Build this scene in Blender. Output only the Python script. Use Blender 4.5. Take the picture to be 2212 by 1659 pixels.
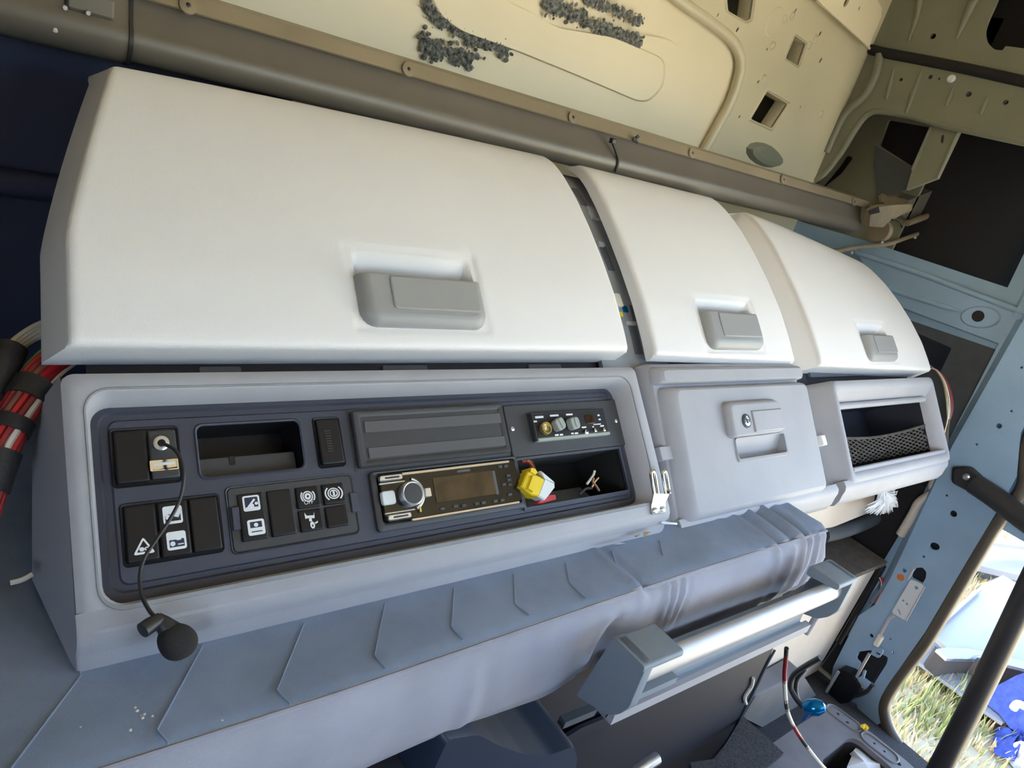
import bpy, bmesh, math, random
from mathutils import Vector, Matrix
from mathutils.geometry import tessellate_polygon
random.seed(7)
for o in list(bpy.data.objects):
    bpy.data.objects.remove(o, do_unlink=True)
scene = bpy.context.scene
COL = scene.collection
R_ = math.radians

# ------------------------------------------------------------------ camera
EYE = Vector((0, 0, 2.45))              # metres above the grass; all coordinates below are relative to the eye
FPX = 1533.617
YAW, PITCH, ROLL = R_(42.70), R_(-21.438), R_(16.959)
LEAN = R_(43.882)                       # the console front leans back by this much
DIST = 0.65                             # eye to the plane of the console front
fwd = Vector((math.sin(YAW)*math.cos(PITCH), math.cos(YAW)*math.cos(PITCH), math.sin(PITCH)))
r0 = Vector((math.cos(YAW), -math.sin(YAW), 0)); u0 = r0.cross(fwd)
CR = math.cos(ROLL)*r0 + math.sin(ROLL)*u0
CU = -math.sin(ROLL)*r0 + math.cos(ROLL)*u0
cd = bpy.data.cameras.new('camera'); cam = bpy.data.objects.new('camera', cd); COL.objects.link(cam)
cd.sensor_width = 36; cd.lens = FPX/2212*36; cd.clip_start = .02; cd.clip_end = 300
cam.matrix_world = Matrix(((CR.x, CU.x, -fwd.x, EYE.x), (CR.y, CU.y, -fwd.y, EYE.y), (CR.z, CU.z, -fwd.z, EYE.z), (0, 0, 0, 1)))
scene.camera = cam

# ------------------------------------------------------------------ sky, sun, exposure
SUN_EL, SUN_AZ = R_(29), R_(180)        # azimuth measured from +X towards +Y: the sun stands beyond the closed side of the cab
w = bpy.data.worlds.new('sky'); scene.world = w; w.use_nodes = True
nt = w.node_tree; nt.nodes.clear()
out = nt.nodes.new('ShaderNodeOutputWorld'); bg = nt.nodes.new('ShaderNodeBackground'); sk = nt.nodes.new('ShaderNodeTexSky')
sk.sky_type = 'NISHITA'; sk.sun_disc = False; sk.sun_elevation = SUN_EL; sk.sun_rotation = R_(90)-SUN_AZ
sk.altitude = 100; sk.air_density = 1.0; sk.dust_density = 1.5; sk.ozone_density = 1.0
bg.inputs[1].default_value = 0.22
hs_ = nt.nodes.new('ShaderNodeHueSaturation'); hs_.inputs['Saturation'].default_value = .9
nt.links.new(sk.outputs[0], hs_.inputs['Color']); nt.links.new(hs_.outputs[0], bg.inputs[0]); nt.links.new(bg.outputs[0], out.inputs[0])
sd = bpy.data.lights.new('sun', 'SUN'); sd.energy = 17; sd.angle = R_(.6); sd.color = (1, .965, .91)
sun = bpy.data.objects.new('sun', sd); COL.objects.link(sun)
sdir = Vector((math.cos(SUN_AZ)*math.cos(SUN_EL), math.sin(SUN_AZ)*math.cos(SUN_EL), math.sin(SUN_EL)))
sun.rotation_euler = sdir.to_track_quat('Z', 'Y').to_euler(); sun.location = (-3, 3, 8)
scene.view_settings.view_transform = 'Standard'; scene.view_settings.look = 'None'
scene.view_settings.gamma = 1; scene.view_settings.use_curve_mapping = False
scene.view_settings.exposure = 3.2

# ------------------------------------------------------------------ helpers
PI = math.pi
AX, AY, AZ = Vector((1, 0, 0)), Vector((0, 1, 0)), Vector((0, 0, 1))
def ray(x, y):
    return fwd + (x-1106)/FPX*CR - (y-829.5)/FPX*CU
class Fr:
    "a flat reference plane of the place: origin o, in-plane axes a, b, normal n"
    def __init__(s, o, a, b): s.o = Vector(o); s.a = Vector(a); s.b = Vector(b); s.n = s.a.cross(s.b)
    def P(s, a, b, n=0): return s.o + s.a*a + s.b*b + s.n*n
    def q(s, x, y, n=0):
        d = ray(x, y); t = (n + s.o.dot(s.n))/d.dot(s.n); p = d*t - s.o
        return (p.dot(s.a), p.dot(s.b))
    def w(s, x, y, n=0):
        a, b = s.q(x, y, n); return s.P(a, b, n)
    def poly(s, pts, n=0): return [s.q(x, y, n) for x, y in pts]
VUP = Vector((0, math.sin(LEAN), math.cos(LEAN)))
FF = Fr(-DIST*AX.cross(VUP), AX, VUP)                 # console front
RW = Fr((0, 1.20, 0), AX, AZ)                          # rear wall of the cab
SW = Fr((2.0, 0, 0), -AY, AZ)                          # side wall of the cab
GR = Fr((0, 0, -2.45), AX, AY)                         # grass
def at_y(x, y, c): d = ray(x, y); return d*(c/d.y)
def at_z(x, y, c): d = ray(x, y); return d*(c/d.z)
def at_x(x, y, c): d = ray(x, y); return d*(c/d.x)

ORG = {}
def props(o, label=None, cat=None, group=None, kind=None):
    if label: o['label'] = label
    if cat: o['category'] = cat
    if group: o['group'] = group
    if kind: o['kind'] = kind
    return o
def thing(name, label, cat, base, group=None, kind=None):
    o = bpy.data.objects.new(name, None); COL.objects.link(o); o.empty_display_size = .05
    o.location = Vector(base)+EYE; ORG[o] = Vector(base)+EYE
    return props(o, label, cat, group, kind)
def mk(name, verts, faces, mat, parent=None, smooth=40):
    verts = [Vector(v)+EYE for v in verts]
    if parent is None:
        lo = Vector((sum(v.x for v in verts)/len(verts), sum(v.y for v in verts)/len(verts), min(v.z for v in verts)))
    else: lo = ORG[parent]
    me = bpy.data.meshes.new(name)
    me.from_pydata([v-lo for v in verts], [], faces); me.update()
    bm = bmesh.new(); bm.from_mesh(me); bmesh.ops.recalc_face_normals(bm, faces=bm.faces); bm.to_mesh(me); bm.free()
    if smooth:
        me.polygons.foreach_set('use_smooth', [True]*len(me.polygons)); me.set_sharp_from_angle(angle=R_(smooth))
    if smooth:
        for p_ in me.polygons:
            if len(p_.vertices) > 8: p_.use_smooth = False
    for m in (mat if isinstance(mat, (list, tuple)) else [mat]): me.materials.append(m)
    o = bpy.data.objects.new(name, me); COL.objects.link(o)
    if parent is None: o.location = lo
    else: o.parent = parent
    ORG[o] = lo
    return o
class MB:
    def __init__(s): s.v = []; s.f = []
    def add(s, v, f): k = len(s.v); s.v += [Vector(p) for p in v]; s.f += [tuple(i+k for i in q) for q in f]; return s
    def mk(s, name, mat, parent=None, smooth=40): return mk(name, s.v, s.f, mat, parent, smooth)
def g_box(fr, a0, a1, b0, b1, n0, n1):
    v = [fr.P(a, b, n) for n in (n0, n1) for b in (b0, b1) for a in (a0, a1)]
    return v, [(0, 2, 3, 1), (4, 5, 7, 6), (0, 1, 5, 4), (2, 6, 7, 3), (0, 4, 6, 2), (1, 3, 7, 5)]
WF = Fr((0, 0, 0), AX, AY)                             # world-aligned: a = X, b = Y, n = Z
def rr(a0, a1, b0, b1, r, n, seg=4):
    "rounded rectangle loop"
    r = min(r, (a1-a0)/2.001, (b1-b0)/2.001); L = []
    for cx, cy, s in ((a1-r, b0+r, -90), (a1-r, b1-r, 0), (a0+r, b1-r, 90), (a0+r, b0+r, 180)):
        for i in range(seg+1):
            t = R_(s+90*i/seg); L.append((cx+r*math.cos(t), cy+r*math.sin(t), n))
    return L
def g_loft(fr, loops, cap0=False, cap1=True, closed=True):
    n = len(loops[0]); v = [fr.P(*p) for L in loops for p in L]; f = []
    for i in range(len(loops)-1):
        for j in range(n if closed else n-1):
            k = (j+1) % n; f.append((i*n+j, i*n+k, (i+1)*n+k, (i+1)*n+j))
    if cap0: f.append(tuple(range(n-1, -1, -1)))
    if cap1: f.append(tuple((len(loops)-1)*n+j for j in range(n)))
    return v, f
def loft(name, fr, loops, mat, parent=None, cap0=False, cap1=True, smooth=40):
    v, f = g_loft(fr, loops, cap0, cap1); return mk(name, v, f, mat, parent, smooth)
def g_pad(fr, rect, r, n0, n1, bev=.0015):
    a0, a1, b0, b1 = rect
    L = [rr(a0, a1, b0, b1, r, n0), rr(a0, a1, b0, b1, r, n1-bev), rr(a0+bev*.35, a1-bev*.35, b0+bev*.35, b1-bev*.35, r, n1-bev*.35), rr(a0+bev, a1-bev, b0+bev, b1-bev, max(r-bev, .0003), n1)]
    return g_loft(fr, L, True, True)
def pad(name, fr, rect, r, n0, n1, mat, parent=None, bev=.0015):
    v, f = g_pad(fr, rect, r, n0, n1, bev); return mk(name, v, f, mat, parent, 35)
def rect_of(fr, quad, n=0):
    "axis-aligned rectangle on a plane through four seen corners TL TR BR BL"
    (a, b), (c, d), (e, f), (g, h) = [fr.q(x, y, n) for x, y in quad]
    return ((a+g)/2, (c+e)/2, (f+h)/2, (b+d)/2)
def g_plate(fr, outline, holes=(), n0=-.002, n1=0):
    loops = [list(outline)]+[list(h) for h in holes]
    tri = tessellate_polygon([[Vector((a, b, 0)) for a, b in L] for L in loops])
    flat = [p for L in loops for p in L]; k = len(flat)
    v = [fr.P(a, b, n1) for a, b in flat]+[fr.P(a, b, n0) for a, b in flat]
    f = [tuple(t) for t in tri]+[tuple(i+k for i in reversed(t)) for t in tri]
    s = 0
    for L in loops:
        m = len(L)
        for i in range(m):
            j = (i+1) % m; f.append((s+i, s+j, s+j+k, s+i+k))
        s += m
    return v, f
def plate(name, fr, outline, holes=(), mat=None, parent=None, n0=-.002, n1=0, smooth=30):
    v, f = g_plate(fr, outline, holes, n0, n1); return mk(name, v, f, mat, parent, smooth)
def g_skin(fr, pts, n1):
    "flat print: one polygon lying on a surface"
    return [fr.P(a, b, n1) for a, b in pts], [tuple(range(len(pts)))]
def ell(cx, cy, rx, ry=None, rot=0, n=14):
    ry = ry or rx; c, s = math.cos(rot), math.sin(rot)
    return [(cx+rx*math.cos(t)*c-ry*math.sin(t)*s, cy+rx*math.cos(t)*s+ry*math.sin(t)*c) for t in (2*PI*i/n for i in range(n))]
def rnd(pts, r, seg=4):
    "round the corners of a polygon"
    out_ = []; n = len(pts); P = [Vector(p) for p in pts]
    for i in range(n):
        p, a, b = P[i], P[i-1], P[(i+1) % n]
        da, db = (a-p), (b-p); k = min(r, da.length*.45, db.length*.45)
        p0, p1 = p+da.normalized()*k, p+db.normalized()*k
        for j in range(seg+1):
            t = j/seg; q = p0*(1-t)**2+p*2*t*(1-t)+p1*t*t; out_.append((q.x, q.y))
    return out_
def cr(pts, n=6):
    "smooth curve through points"
    P = [Vector(p) for p in pts]; P = [P[0]*2-P[1]]+P+[P[-1]*2-P[-2]]; o = []
    for i in range(1, len(P)-2):
        for j in range(n):
            t = j/n; a, b, c, d = P[i-1:i+3]
            o.append(.5*((2*b)+(c-a)*t+(2*a-5*b+4*c-d)*t*t+(3*b-a-3*c+d)*t**3))
    return o+[P[-2]]
def g_tube(path, r, seg=8, caps=True, flat=1.0):
    P = [Vector(p) for p in path]; rs = r if isinstance(r, (list, tuple)) else [r]*len(P); v = []; f = []
    t0 = (P[1]-P[0]).normalized(); nn = t0.orthogonal().normalized()
    if abs(t0.z) < .9: nn = (AZ-t0*AZ.dot(t0)).normalized()
    for i, p in enumerate(P):
        t = (P[min(i+1, len(P)-1)]-P[max(i-1, 0)]).normalized()
        nn = (nn-t*nn.dot(t)); nn = nn.normalized() if nn.length > 1e-6 else t.orthogonal().normalized()
        bb = t.cross(nn)
        for j in range(seg):
            a = 2*PI*j/seg; v.append(p+(nn*math.cos(a)*flat+bb*math.sin(a))*rs[i])
    for i in range(len(P)-1):
        for j in range(seg):
            k = (j+1) % seg; f.append((i*seg+j, i*seg+k, (i+1)*seg+k, (i+1)*seg+j))
    if caps: f.append(tuple(range(seg-1, -1, -1))); f.append(tuple((len(P)-1)*seg+j for j in range(seg)))
    return v, f
def tube(name, path, r, mat, parent=None, seg=8, flat=1.0):
    v, f = g_tube(path, r, seg, True, flat); return mk(name, v, f, mat, parent, 50)
def g_lathe(c, axis, prof, seg=20):
    "prof: list of (radius, distance along axis)"
    ax = Vector(axis).normalized(); e = ax.orthogonal().normalized(); g = ax.cross(e); c = Vector(c); v = []; f = []
    for r, h in prof:
        for j in range(seg):
            a = 2*PI*j/seg; v.append(c+ax*h+(e*math.cos(a)+g*math.sin(a))*max(r, 1e-5))
    m = len(prof)
    for i in range(m-1):
        for j in range(seg):
            k = (j+1) % seg; f.append((i*seg+j, i*seg+k, (i+1)*seg+k, (i+1)*seg+j))
    f.append(tuple(range(seg-1, -1, -1))); f.append(tuple((m-1)*seg+j for j in range(seg)))
    return v, f
def lathe(name, c, axis, prof, mat, parent=None, seg=20):
    v, f = g_lathe(c, axis, prof, seg); return mk(name, v, f, mat, parent, 40)
def g_bar(p, q, w_, h_, up=AZ):
    "square bar from p to q"
    p, q = Vector(p), Vector(q); t = (q-p).normalized(); s = t.cross(up).normalized(); u = s.cross(t)
    v = [c+s*w_/2*i+u*h_/2*j for c in (p, q) for i, j in ((-1, -1), (1, -1), (1, 1), (-1, 1))]
    return v, [(0, 1, 2, 3), (7, 6, 5, 4), (0, 4, 5, 1), (1, 5, 6, 2), (2, 6, 7, 3), (3, 7, 4, 0)]

# ------------------------------------------------------------------ materials
def mat(name, col, rough=.5, metal=0, spec=.5, var=0, vscale=8, bump=0, bscale=400, col2=None, trans=0, coat=0, alpha=1):
    m = bpy.data.materials.new(name); m.use_nodes = True; t = m.node_tree; b = t.nodes['Principled BSDF']
    b.inputs['Base Color'].default_value = (*col, 1); b.inputs['Roughness'].default_value = rough
    b.inputs['Metallic'].default_value = metal; b.inputs['Specular IOR Level'].default_value = spec
    b.inputs['Transmission Weight'].default_value = trans; b.inputs['Coat Weight'].default_value = coat; b.inputs['Alpha'].default_value = alpha
    tc = t.nodes.new('ShaderNodeTexCoord')
    if var or col2:
        n = t.nodes.new('ShaderNodeTexNoise'); n.inputs['Scale'].default_value = vscale; n.inputs['Detail'].default_value = 6
        t.links.new(tc.outputs['Object'], n.inputs['Vector'])
        rp = t.nodes.new('ShaderNodeValToRGB'); rp.color_ramp.elements[0].position = .35; rp.color_ramp.elements[1].position = .65
        c2 = col2 or tuple(min(1, c*(1+var)) for c in col); c1 = col if col2 else tuple(c*(1-var) for c in col)
        rp.color_ramp.elements[0].color = (*c1, 1); rp.color_ramp.elements[1].color = (*c2, 1)
        t.links.new(n.outputs['Fac'], rp.inputs['Fac']); t.links.new(rp.outputs['Color'], b.inputs['Base Color'])
    if bump:
        n = t.nodes.new('ShaderNodeTexNoise'); n.inputs['Scale'].default_value = bscale; n.inputs['Detail'].default_value = 3
        t.links.new(tc.outputs['Object'], n.inputs['Vector'])
        bp = t.nodes.new('ShaderNodeBump'); bp.inputs['Strength'].default_value = bump; bp.inputs['Distance'].default_value = .001
        t.links.new(n.outputs['Fac'], bp.inputs['Height']); t.links.new(bp.outputs['Normal'], b.inputs['Normal'])
    return m
M = {}
M['door'] = mat('light_grey_plastic', (.775, .768, .785), .5, var=.015, vscale=5, bump=.25, bscale=900)
M['door_grip'] = mat('mid_grey_plastic', (.30, .305, .31), .45, bump=.2, bscale=1200)
M['fascia'] = mat('grey_plastic', (.36, .365, .405), .55, spec=.3, var=.05, vscale=9, bump=.25, bscale=1100)
M['frame'] = mat('frame_plastic', (.25, .265, .29), .55, var=.06, vscale=20, bump=.2, bscale=700)
M['frame_dark'] = mat('slot_plastic', (.09, .10, .12), .6)
M['dark'] = mat('dark_grey_plastic', (.040, .045, .072), .5, bump=.3, bscale=1400)
M['dark2'] = mat('charcoal_plastic', (.035, .037, .043), .45, bump=.25, bscale=1400)
M['black'] = mat('black_plastic', (.007, .0065, .009), .48, spec=.35)
M['gloss'] = mat('gloss_black', (.006, .006, .007), .15, coat=.15)
M['strip'] = mat('anthracite_strip', (.085, .087, .095), .6, bump=.2, bscale=900)
M['white_print'] = mat('white_print', (.78, .79, .82), .6)
M['navy_print'] = mat('navy_print', (.015, .02, .06), .6)
M['chrome'] = mat('chrome', (.85, .86, .88), .1, 1)
M['silver'] = mat('satin_silver', (.62, .63, .66), .3, .85)
M['alu'] = mat('aluminium', (.46, .46, .48), .45, .35)
M['gold'] = mat('champagne_strip', (.62, .50, .37), .35, .5)
M['knob_grey'] = mat('grey_knob', (.33, .36, .34), .5)
M['amber'] = mat('amber_display', (.035, .022, .012), .12, coat=.3, col2=(.075, .047, .024), vscale=40)
M['brass'] = mat('brass', (.62, .50, .22), .25, .9)
M['yellow'] = mat('yellow_plastic', (.80, .58, .02), .4)
M['white_pl'] = mat('white_plastic', (.68, .72, .76), .4)
M['red'] = mat('red_plastic', (.45, .012, .02), .45)
M['green'] = mat('green_insulation', (.07, .40, .07), .4)
M['darkred'] = mat('dark_red_insulation', (.25, .012, .02), .4)
M['brown_w'] = mat('brown_insulation', (.20, .07, .05), .4)
M['white_w'] = mat('white_insulation', (.66, .63, .57), .4)
M['blue_w'] = mat('blue_insulation', (.02, .09, .30), .4)
M['tape'] = mat('black_tape', (.022, .020, .023), .6, bump=.4, bscale=300)
M['rubber'] = mat('black_rubber', (.02, .02, .023), .45)
M['foam'] = mat('black_foam', (.017, .015, .016), .9, bump=.8, bscale=900)
M['blind'] = mat('taupe_painted_metal', (.145, .127, .105), .40, .15, var=.05, vscale=10)
M['blind_flange'] = mat('bronze_flange', (.25, .205, .14), .42, .2, var=.12, vscale=6)
M['bracket'] = mat('ochre_bracket', (.22, .18, .125), .55, .1, var=.1, vscale=30)
M['steel'] = mat('blue_grey_primer', (.27, .40, .56), .42, .1, var=.05, vscale=12, bump=.1, bscale=600)
M['cream'] = mat('cream_metal', (.77, .69, .515), .42, .05, var=.03, vscale=4, bump=.06, bscale=200)  # warmer tint than the side wall steel, for rear wall and ceiling
M['olive'] = mat('grey_green_metal', (.205, .21, .16), .45, .05, var=.05, vscale=10)  # duller tint than the pillar steel, for the upper side wall
M['darkhole'] = mat('cavity_black', (.014, .013, .015), .9)  # near-black: the dark of holes and cavities put into colour; also roof seal
M['slate'] = mat('slate_lining', (.055, .065, .08), .7, var=.08, vscale=30)
M['navy_trim'] = mat('navy_trim', (.008, .009, .021), .6, bump=.3, bscale=900)
M['fabric'] = mat('blue_grey_fabric', (.225, .28, .39), .95, var=.10, vscale=14, bump=.7, bscale=1500, spec=.2)
M['fabric_side'] = mat('grey_fabric', (.335, .345, .41), .92, var=.08, vscale=10, bump=.5, bscale=1500, spec=.2)
M['grab'] = mat('slate_plastic', (.19, .235, .29), .55, bump=.3, bscale=1200)
M['beige'] = mat('beige_board', (.62, .55, .48), .65, var=.05, vscale=8, bump=.1, bscale=300)
M['felt'] = mat('brown_felt', (.105, .092, .082), .95, var=.15, vscale=60, bump=.8, bscale=700, spec=.1)
M['carpet'] = mat('grey_carpet', (.06, .062, .07), .97, var=.3, vscale=300, bump=1, bscale=900, spec=.1)
M['seal'] = mat('brown_black_seal', (.075, .062, .048), .45, bump=.1)
M['paper'] = mat('white_paper', (.75, .78, .84), .7)
M['paint_white'] = mat('grey_white_car_paint', (.175, .182, .205), .5, spec=.25, var=.03, vscale=3, coat=.3)
M['jeans'] = mat('blue_cloth', (.015, .035, .20), .85, var=.3, vscale=25, bump=.6, bscale=120)
M['blue_shiny'] = mat('blue_anodised', (.0, .16, .42), .2, .7)
M['tassel'] = mat('white_yarn', (.82, .83, .86), .8)
M['orange'] = mat('orange_paint', (.60, .17, .03), .6)
M['residue'] = mat('grey_adhesive', (.05, .055, .058), .9, var=.5, vscale=120, col2=(.26, .27, .26))
M['clear'] = mat('clear_film', (.92, .95, 1), .08, trans=.85, spec=.8)
M['soil'] = mat('dry_soil', (.31, .265, .175), .95, col2=(.45, .395, .26), vscale=2.5)
M['grass_dry'] = mat('dry_grass', (.46, .34, .16), .8, col2=(.60, .48, .27), vscale=5)
M['grass_green'] = mat('green_grass', (.13, .17, .05), .7, col2=(.22, .25, .09), vscale=5)
M['bracket_steel'] = mat('pale_bracket_steel', (.58, .61, .65), .4, .2)
M['navy_shade'] = mat('navy_shade', (.035, .042, .09), .7, bump=.2, bscale=500)  # shade on the rear wall put into this colour
M['channel'] = mat('dark_brown_channel', (.035, .03, .03), .6)
M['khaki'] = mat('darker_cream', (.57, .52, .375), .42, .05, var=.03, vscale=4, bump=.06, bscale=200)  # darker copy of the cream, for the holed panel
M['sill'] = mat('sill_grey_paint', (.135, .135, .15), .55, var=.1, vscale=20)
M['drawer'] = mat('dark_blue_plastic', (.022, .034, .062), .45)

# ================================================================== THE SETTING
def structure(name, base, label=None): return thing(name, label, None, base, kind='structure')
# ---- grass
gv, gf = g_plate(GR, [(-14, -14), (22, -14), (22, 14), (-14, 14)], (), -.3, 0)
props(mk('ground', gv, gf, M['soil'], None, 0), 'dry grassy ground beside the cab', kind='structure')
def blades(name, m, n, region, h, seed, lean=.5):
    rg = random.Random(seed); mb = MB()
    for _ in range(n):
        x, y = region(rg)
        a = rg.uniform(0, 2*PI); hh = h*rg.uniform(.5, 1.3); wd = rg.uniform(.003, .007)
        p = GR.P(x, y, 0); s = Vector((math.cos(a), math.sin(a), 0)); l = Vector((-s.y, s.x, 0))*hh*rg.uniform(-lean, lean)
        mb.add([p-s*wd, p+s*wd, p+l*.4+AZ*hh*.6+s*wd*.7, p+l*.4+AZ*hh*.6-s*wd*.7, p+l+AZ*hh], [(0, 1, 2, 3), (3, 2, 4)])
    return mb.mk(name, m, None, 0)
def reg_near(rg): return 2.9+8*rg.random()**1.7, rg.uniform(-.9, 2.4)
GC = [(4.35, 1.02), (4.55, .95), (4.8, .45), (4.6, .52), (5.9, 1.35), (5.6, 1.5), (4.2, .5), (6.6, 1.45), (4.95, .30), (4.4, 1.15)]
def reg_tuft(rg):
    if rg.random() < .45: return reg_near(rg)
    c = rg.choice(GC); return c[0]+rg.gauss(0, .13), c[1]+rg.gauss(0, .09)
props(blades('dry_grass', M['grass_dry'], 26000, reg_near, .07, 1, .9), 'pale dry grass outside the door opening', 'grass', kind='stuff')
props(blades('green_grass', M['grass_green'], 3000, reg_tuft, .13, 2, .5), 'green grass tufts outside the door opening', 'grass', kind='stuff')

# ---- cab shell
XL_, YF, ZT, ZB = -.55, -1.55, .80, -1.25
bxs = lambda *a: g_box(WF, *a)
props(MB().add(*bxs(XL_-.05, 1.97, YF-.05, 1.40, ZB-.06, ZB)).mk('floor', M['carpet'], None, 0), 'dark cab floor', kind='structure')
props(MB().add(*bxs(XL_-.05, 2.3, YF-.05, 1.40, ZT, ZT+.05)).mk('ceiling', M['cream'], None, 0), 'bare steel cab roof', kind='structure')
LWf = Fr((XL_, 0, 0), AY, AZ)                          # far side of the cab, with its door window
props(plate('wall_left', LWf, [(YF-.05, ZB), (1.40, ZB), (1.40, ZT), (YF-.05, ZT)], [rnd([(-1.0, -.34), (-.32, -.34), (-.32, .22), (-1.0, .22)], .08)], M['navy_trim'], None, -.05, 0), 'dark lined far side of the cab', kind='structure')
# unseen front of the cab; windscreen opening narrowed to shape the daylight inside
FW = Fr((0, YF, 0), AX, AZ)
WS = rnd([(.85, -.28), (1.92, -.28), (1.92, .72), (.85, .72)], .12)
props(plate('wall_front', FW, [(XL_-.05, ZB), (2.3, ZB), (2.3, ZT), (XL_-.05, ZT)], [WS], M['slate'], None, 0, .05), 'cab front with windscreen opening', kind='structure')

# ---- rear wall
rw = structure('wall_rear', (.8, 1.2, -1.2), 'bare cream-coloured steel rear wall of the cab')
ridge = [(1400, -60), (1472, 0), (1500, 20), (1527, 39), (1570, 72), (1592, 95), (1604, 122), (1605, 148), (1596, 187), (1581, 226), (1557, 271), (1533, 315), (1500, 375)]
RP = RW.poly(ridge, .02)
mk('outer_skin', *bxs(XL_, 2.3, 1.36, 1.40, ZB, ZT), M['olive'], rw, 0)  # darker olive puts the dim inside of the holes into the skin colour
edge = [(a+.004, b) for a, b in RP]
plate('valley_panel', RW, [(XL_, ZB), (RP[-1][0]-.03, ZB)]+[(a+.006, b) for a, b in reversed(RP)]+[(RP[0][0], ZT), (XL_, ZT)], (), M['cream'], rw, -.02, 0)
# centre panel, with a raised pad
step = RW.poly([(1300, 60), (1440, 84), (1473, 104), (1516, 132), (1529, 150), (1530, 163), (1525, 202), (1512, 245), (1492, 289), (1480, 330)], .01)
mk('centre_panel', *g_loft(RW, [[(a, b, .0) for a, b in [(XL_, -.3), (step[-1][0]+.006, -.3)]+[(x+.006, y) for x, y in reversed(step)]+[(step[0][0]-.3, ZT), (XL_, ZT)]],
     [(a, b, .008) for a, b in [(XL_, -.3), (step[-1][0], -.3)]+list(reversed(step))+[(step[0][0]-.3, ZT), (XL_, ZT)]]], False, True), M['cream'], rw)
padp = RW.poly([(905, -60), (918, -10), (940, 30), (985, 65), (1120, 112), (1250, 165), (1340, 203), (1385, 222), (1408, 222), (1440, 192), (1446, 130), (1330, 80), (1200, 58), (1150, 25), (1080, -5), (1040, -60)], .018)
padp = rnd(padp, .03, 3); pc = (sum(p[0] for p in padp)/len(padp), sum(p[1] for p in padp)/len(padp))
def shr(k, n): return [(pc[0]+(a-pc[0])*k, pc[1]+(b-pc[1])*k, n) for a, b in padp]
mk('raised_pad', *g_loft(RW, [shr(1.0, .008), shr(.985, .014), shr(.95, .018)], False, True), M['cream'], rw, 60)
# holed corner panel
def hpx(pts): return RW.poly(pts, .02)
c1 = lambda x, y: (1440+x/4.6075, y/4.6075)
def hole_e(x, y, w_, h_, rot=-.35):
    a, b = RW.q(*c1(x, y), .02); return ell(a, b, w_/4.6075*.00075, h_/4.6075*.00075, rot)
big = [rnd(hpx([c1(590, -190), c1(890, -190), c1(835, 190), c1(790, 212), c1(612, 108)]), .006), rnd(hpx([c1(1275, 355), c1(1385, 435), c1(1310, 658), c1(1185, 580)]), .006), rnd(hpx([c1(1000, 910), c1(1205, 1035), c1(1045, 1280), c1(840, 1185)]), .006)]
small = [hole_e(*h) for h in ((705, 295, 18, 36), (1527, 335, 20, 40), (1532, 600, 22, 46), (1283, 105, 16, 32), (1000, 490, 13, 24), (912, 815, 18, 27), (725, 1160, 15, 25), (1332, 1065, 10, 22), (510, 150, 10, 30))]
XR_ = 2.0
outl = RP+[(RP[-1][0]-.02, ZB), (XR_, ZB), (XR_, ZT), (RP[0][0], ZT)]
plate('holed_panel', RW, outl, big+small, M['khaki'], rw, .014, .02)
tube('pressed_ridge', cr([RW.P(a, b, .012) for a, b in RP], 3), .013, M['khaki'], rw, 10)
for h in big:                                            # turned-in rims of the square holes
    cx_ = sum(p[0] for p in h)/len(h); cy_ = sum(p[1] for p in h)/len(h)
    e1 = [(cx_+(a-cx_)*1.22, cy_+(b-cy_)*1.18) for a, b in h]
    mk('hole_rim', *g_loft(RW, [[(a, b, .0201) for a, b in e1], [(a, b, .0235) for a, b in [(cx_+(a-cx_)*1.13, cy_+(b-cy_)*1.1) for a, b in h]], [(a, b, .018) for a, b in h], [(a, b, -.02) for a, b in h]], False, False), M['khaki'], rw, 60)
for x, y in ((1540, 1135), (970, 780), (1055, 455), (1175, 190), (1420, 450), (1480, 385), (1250, 160)):
    a, b = RW.q(*c1(x, y), .02); lathe('boss', RW.P(a, b, .018), RW.n, [(.011, 0), (.009, .004), (.004, .0065)], M['khaki'], rw, 12)
a, b = RW.q(*c1(1070, 215), .02); mk('dimple', *g_loft(RW, [[(*p, .0201) for p in ell(a, b, .026, .035, -.3)], [(*p, .0225) for p in ell(a, b, .023, .032, -.3)]], False, True), M['khaki'], rw)
tube('weld_seam', [RW.w(*c1(1480, 0), .024), RW.w(*c1(1843, 270), .024), RW.w(1878, 105, .024)], .004, M['cream'], rw, 6)
plate('roof_flange', RW, RW.poly([(1700, -70), (1880, -30), (1905, 18), (1904, 36), (1885, 80), (1878, 103), (1780, 14)], .05), [ell(*RW.q(1829, 4, .05), .008, .013, -.3), ell(*RW.q(1856, 18, .05), .003, .005)], M['cream'], rw, .044, .05)
a, b = RW.q(1650, 335, .02)
mk('smudged_grommet', *g_loft(RW, [[(*p, .02) for p in ell(a, b, .085, .028, -.05)], [(*p, .035) for p in ell(a, b, .075, .020, -.05)], [(*p, .038) for p in ell(a, b, .05, .010, -.05)]], False, True), M['olive'], rw)
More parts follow.
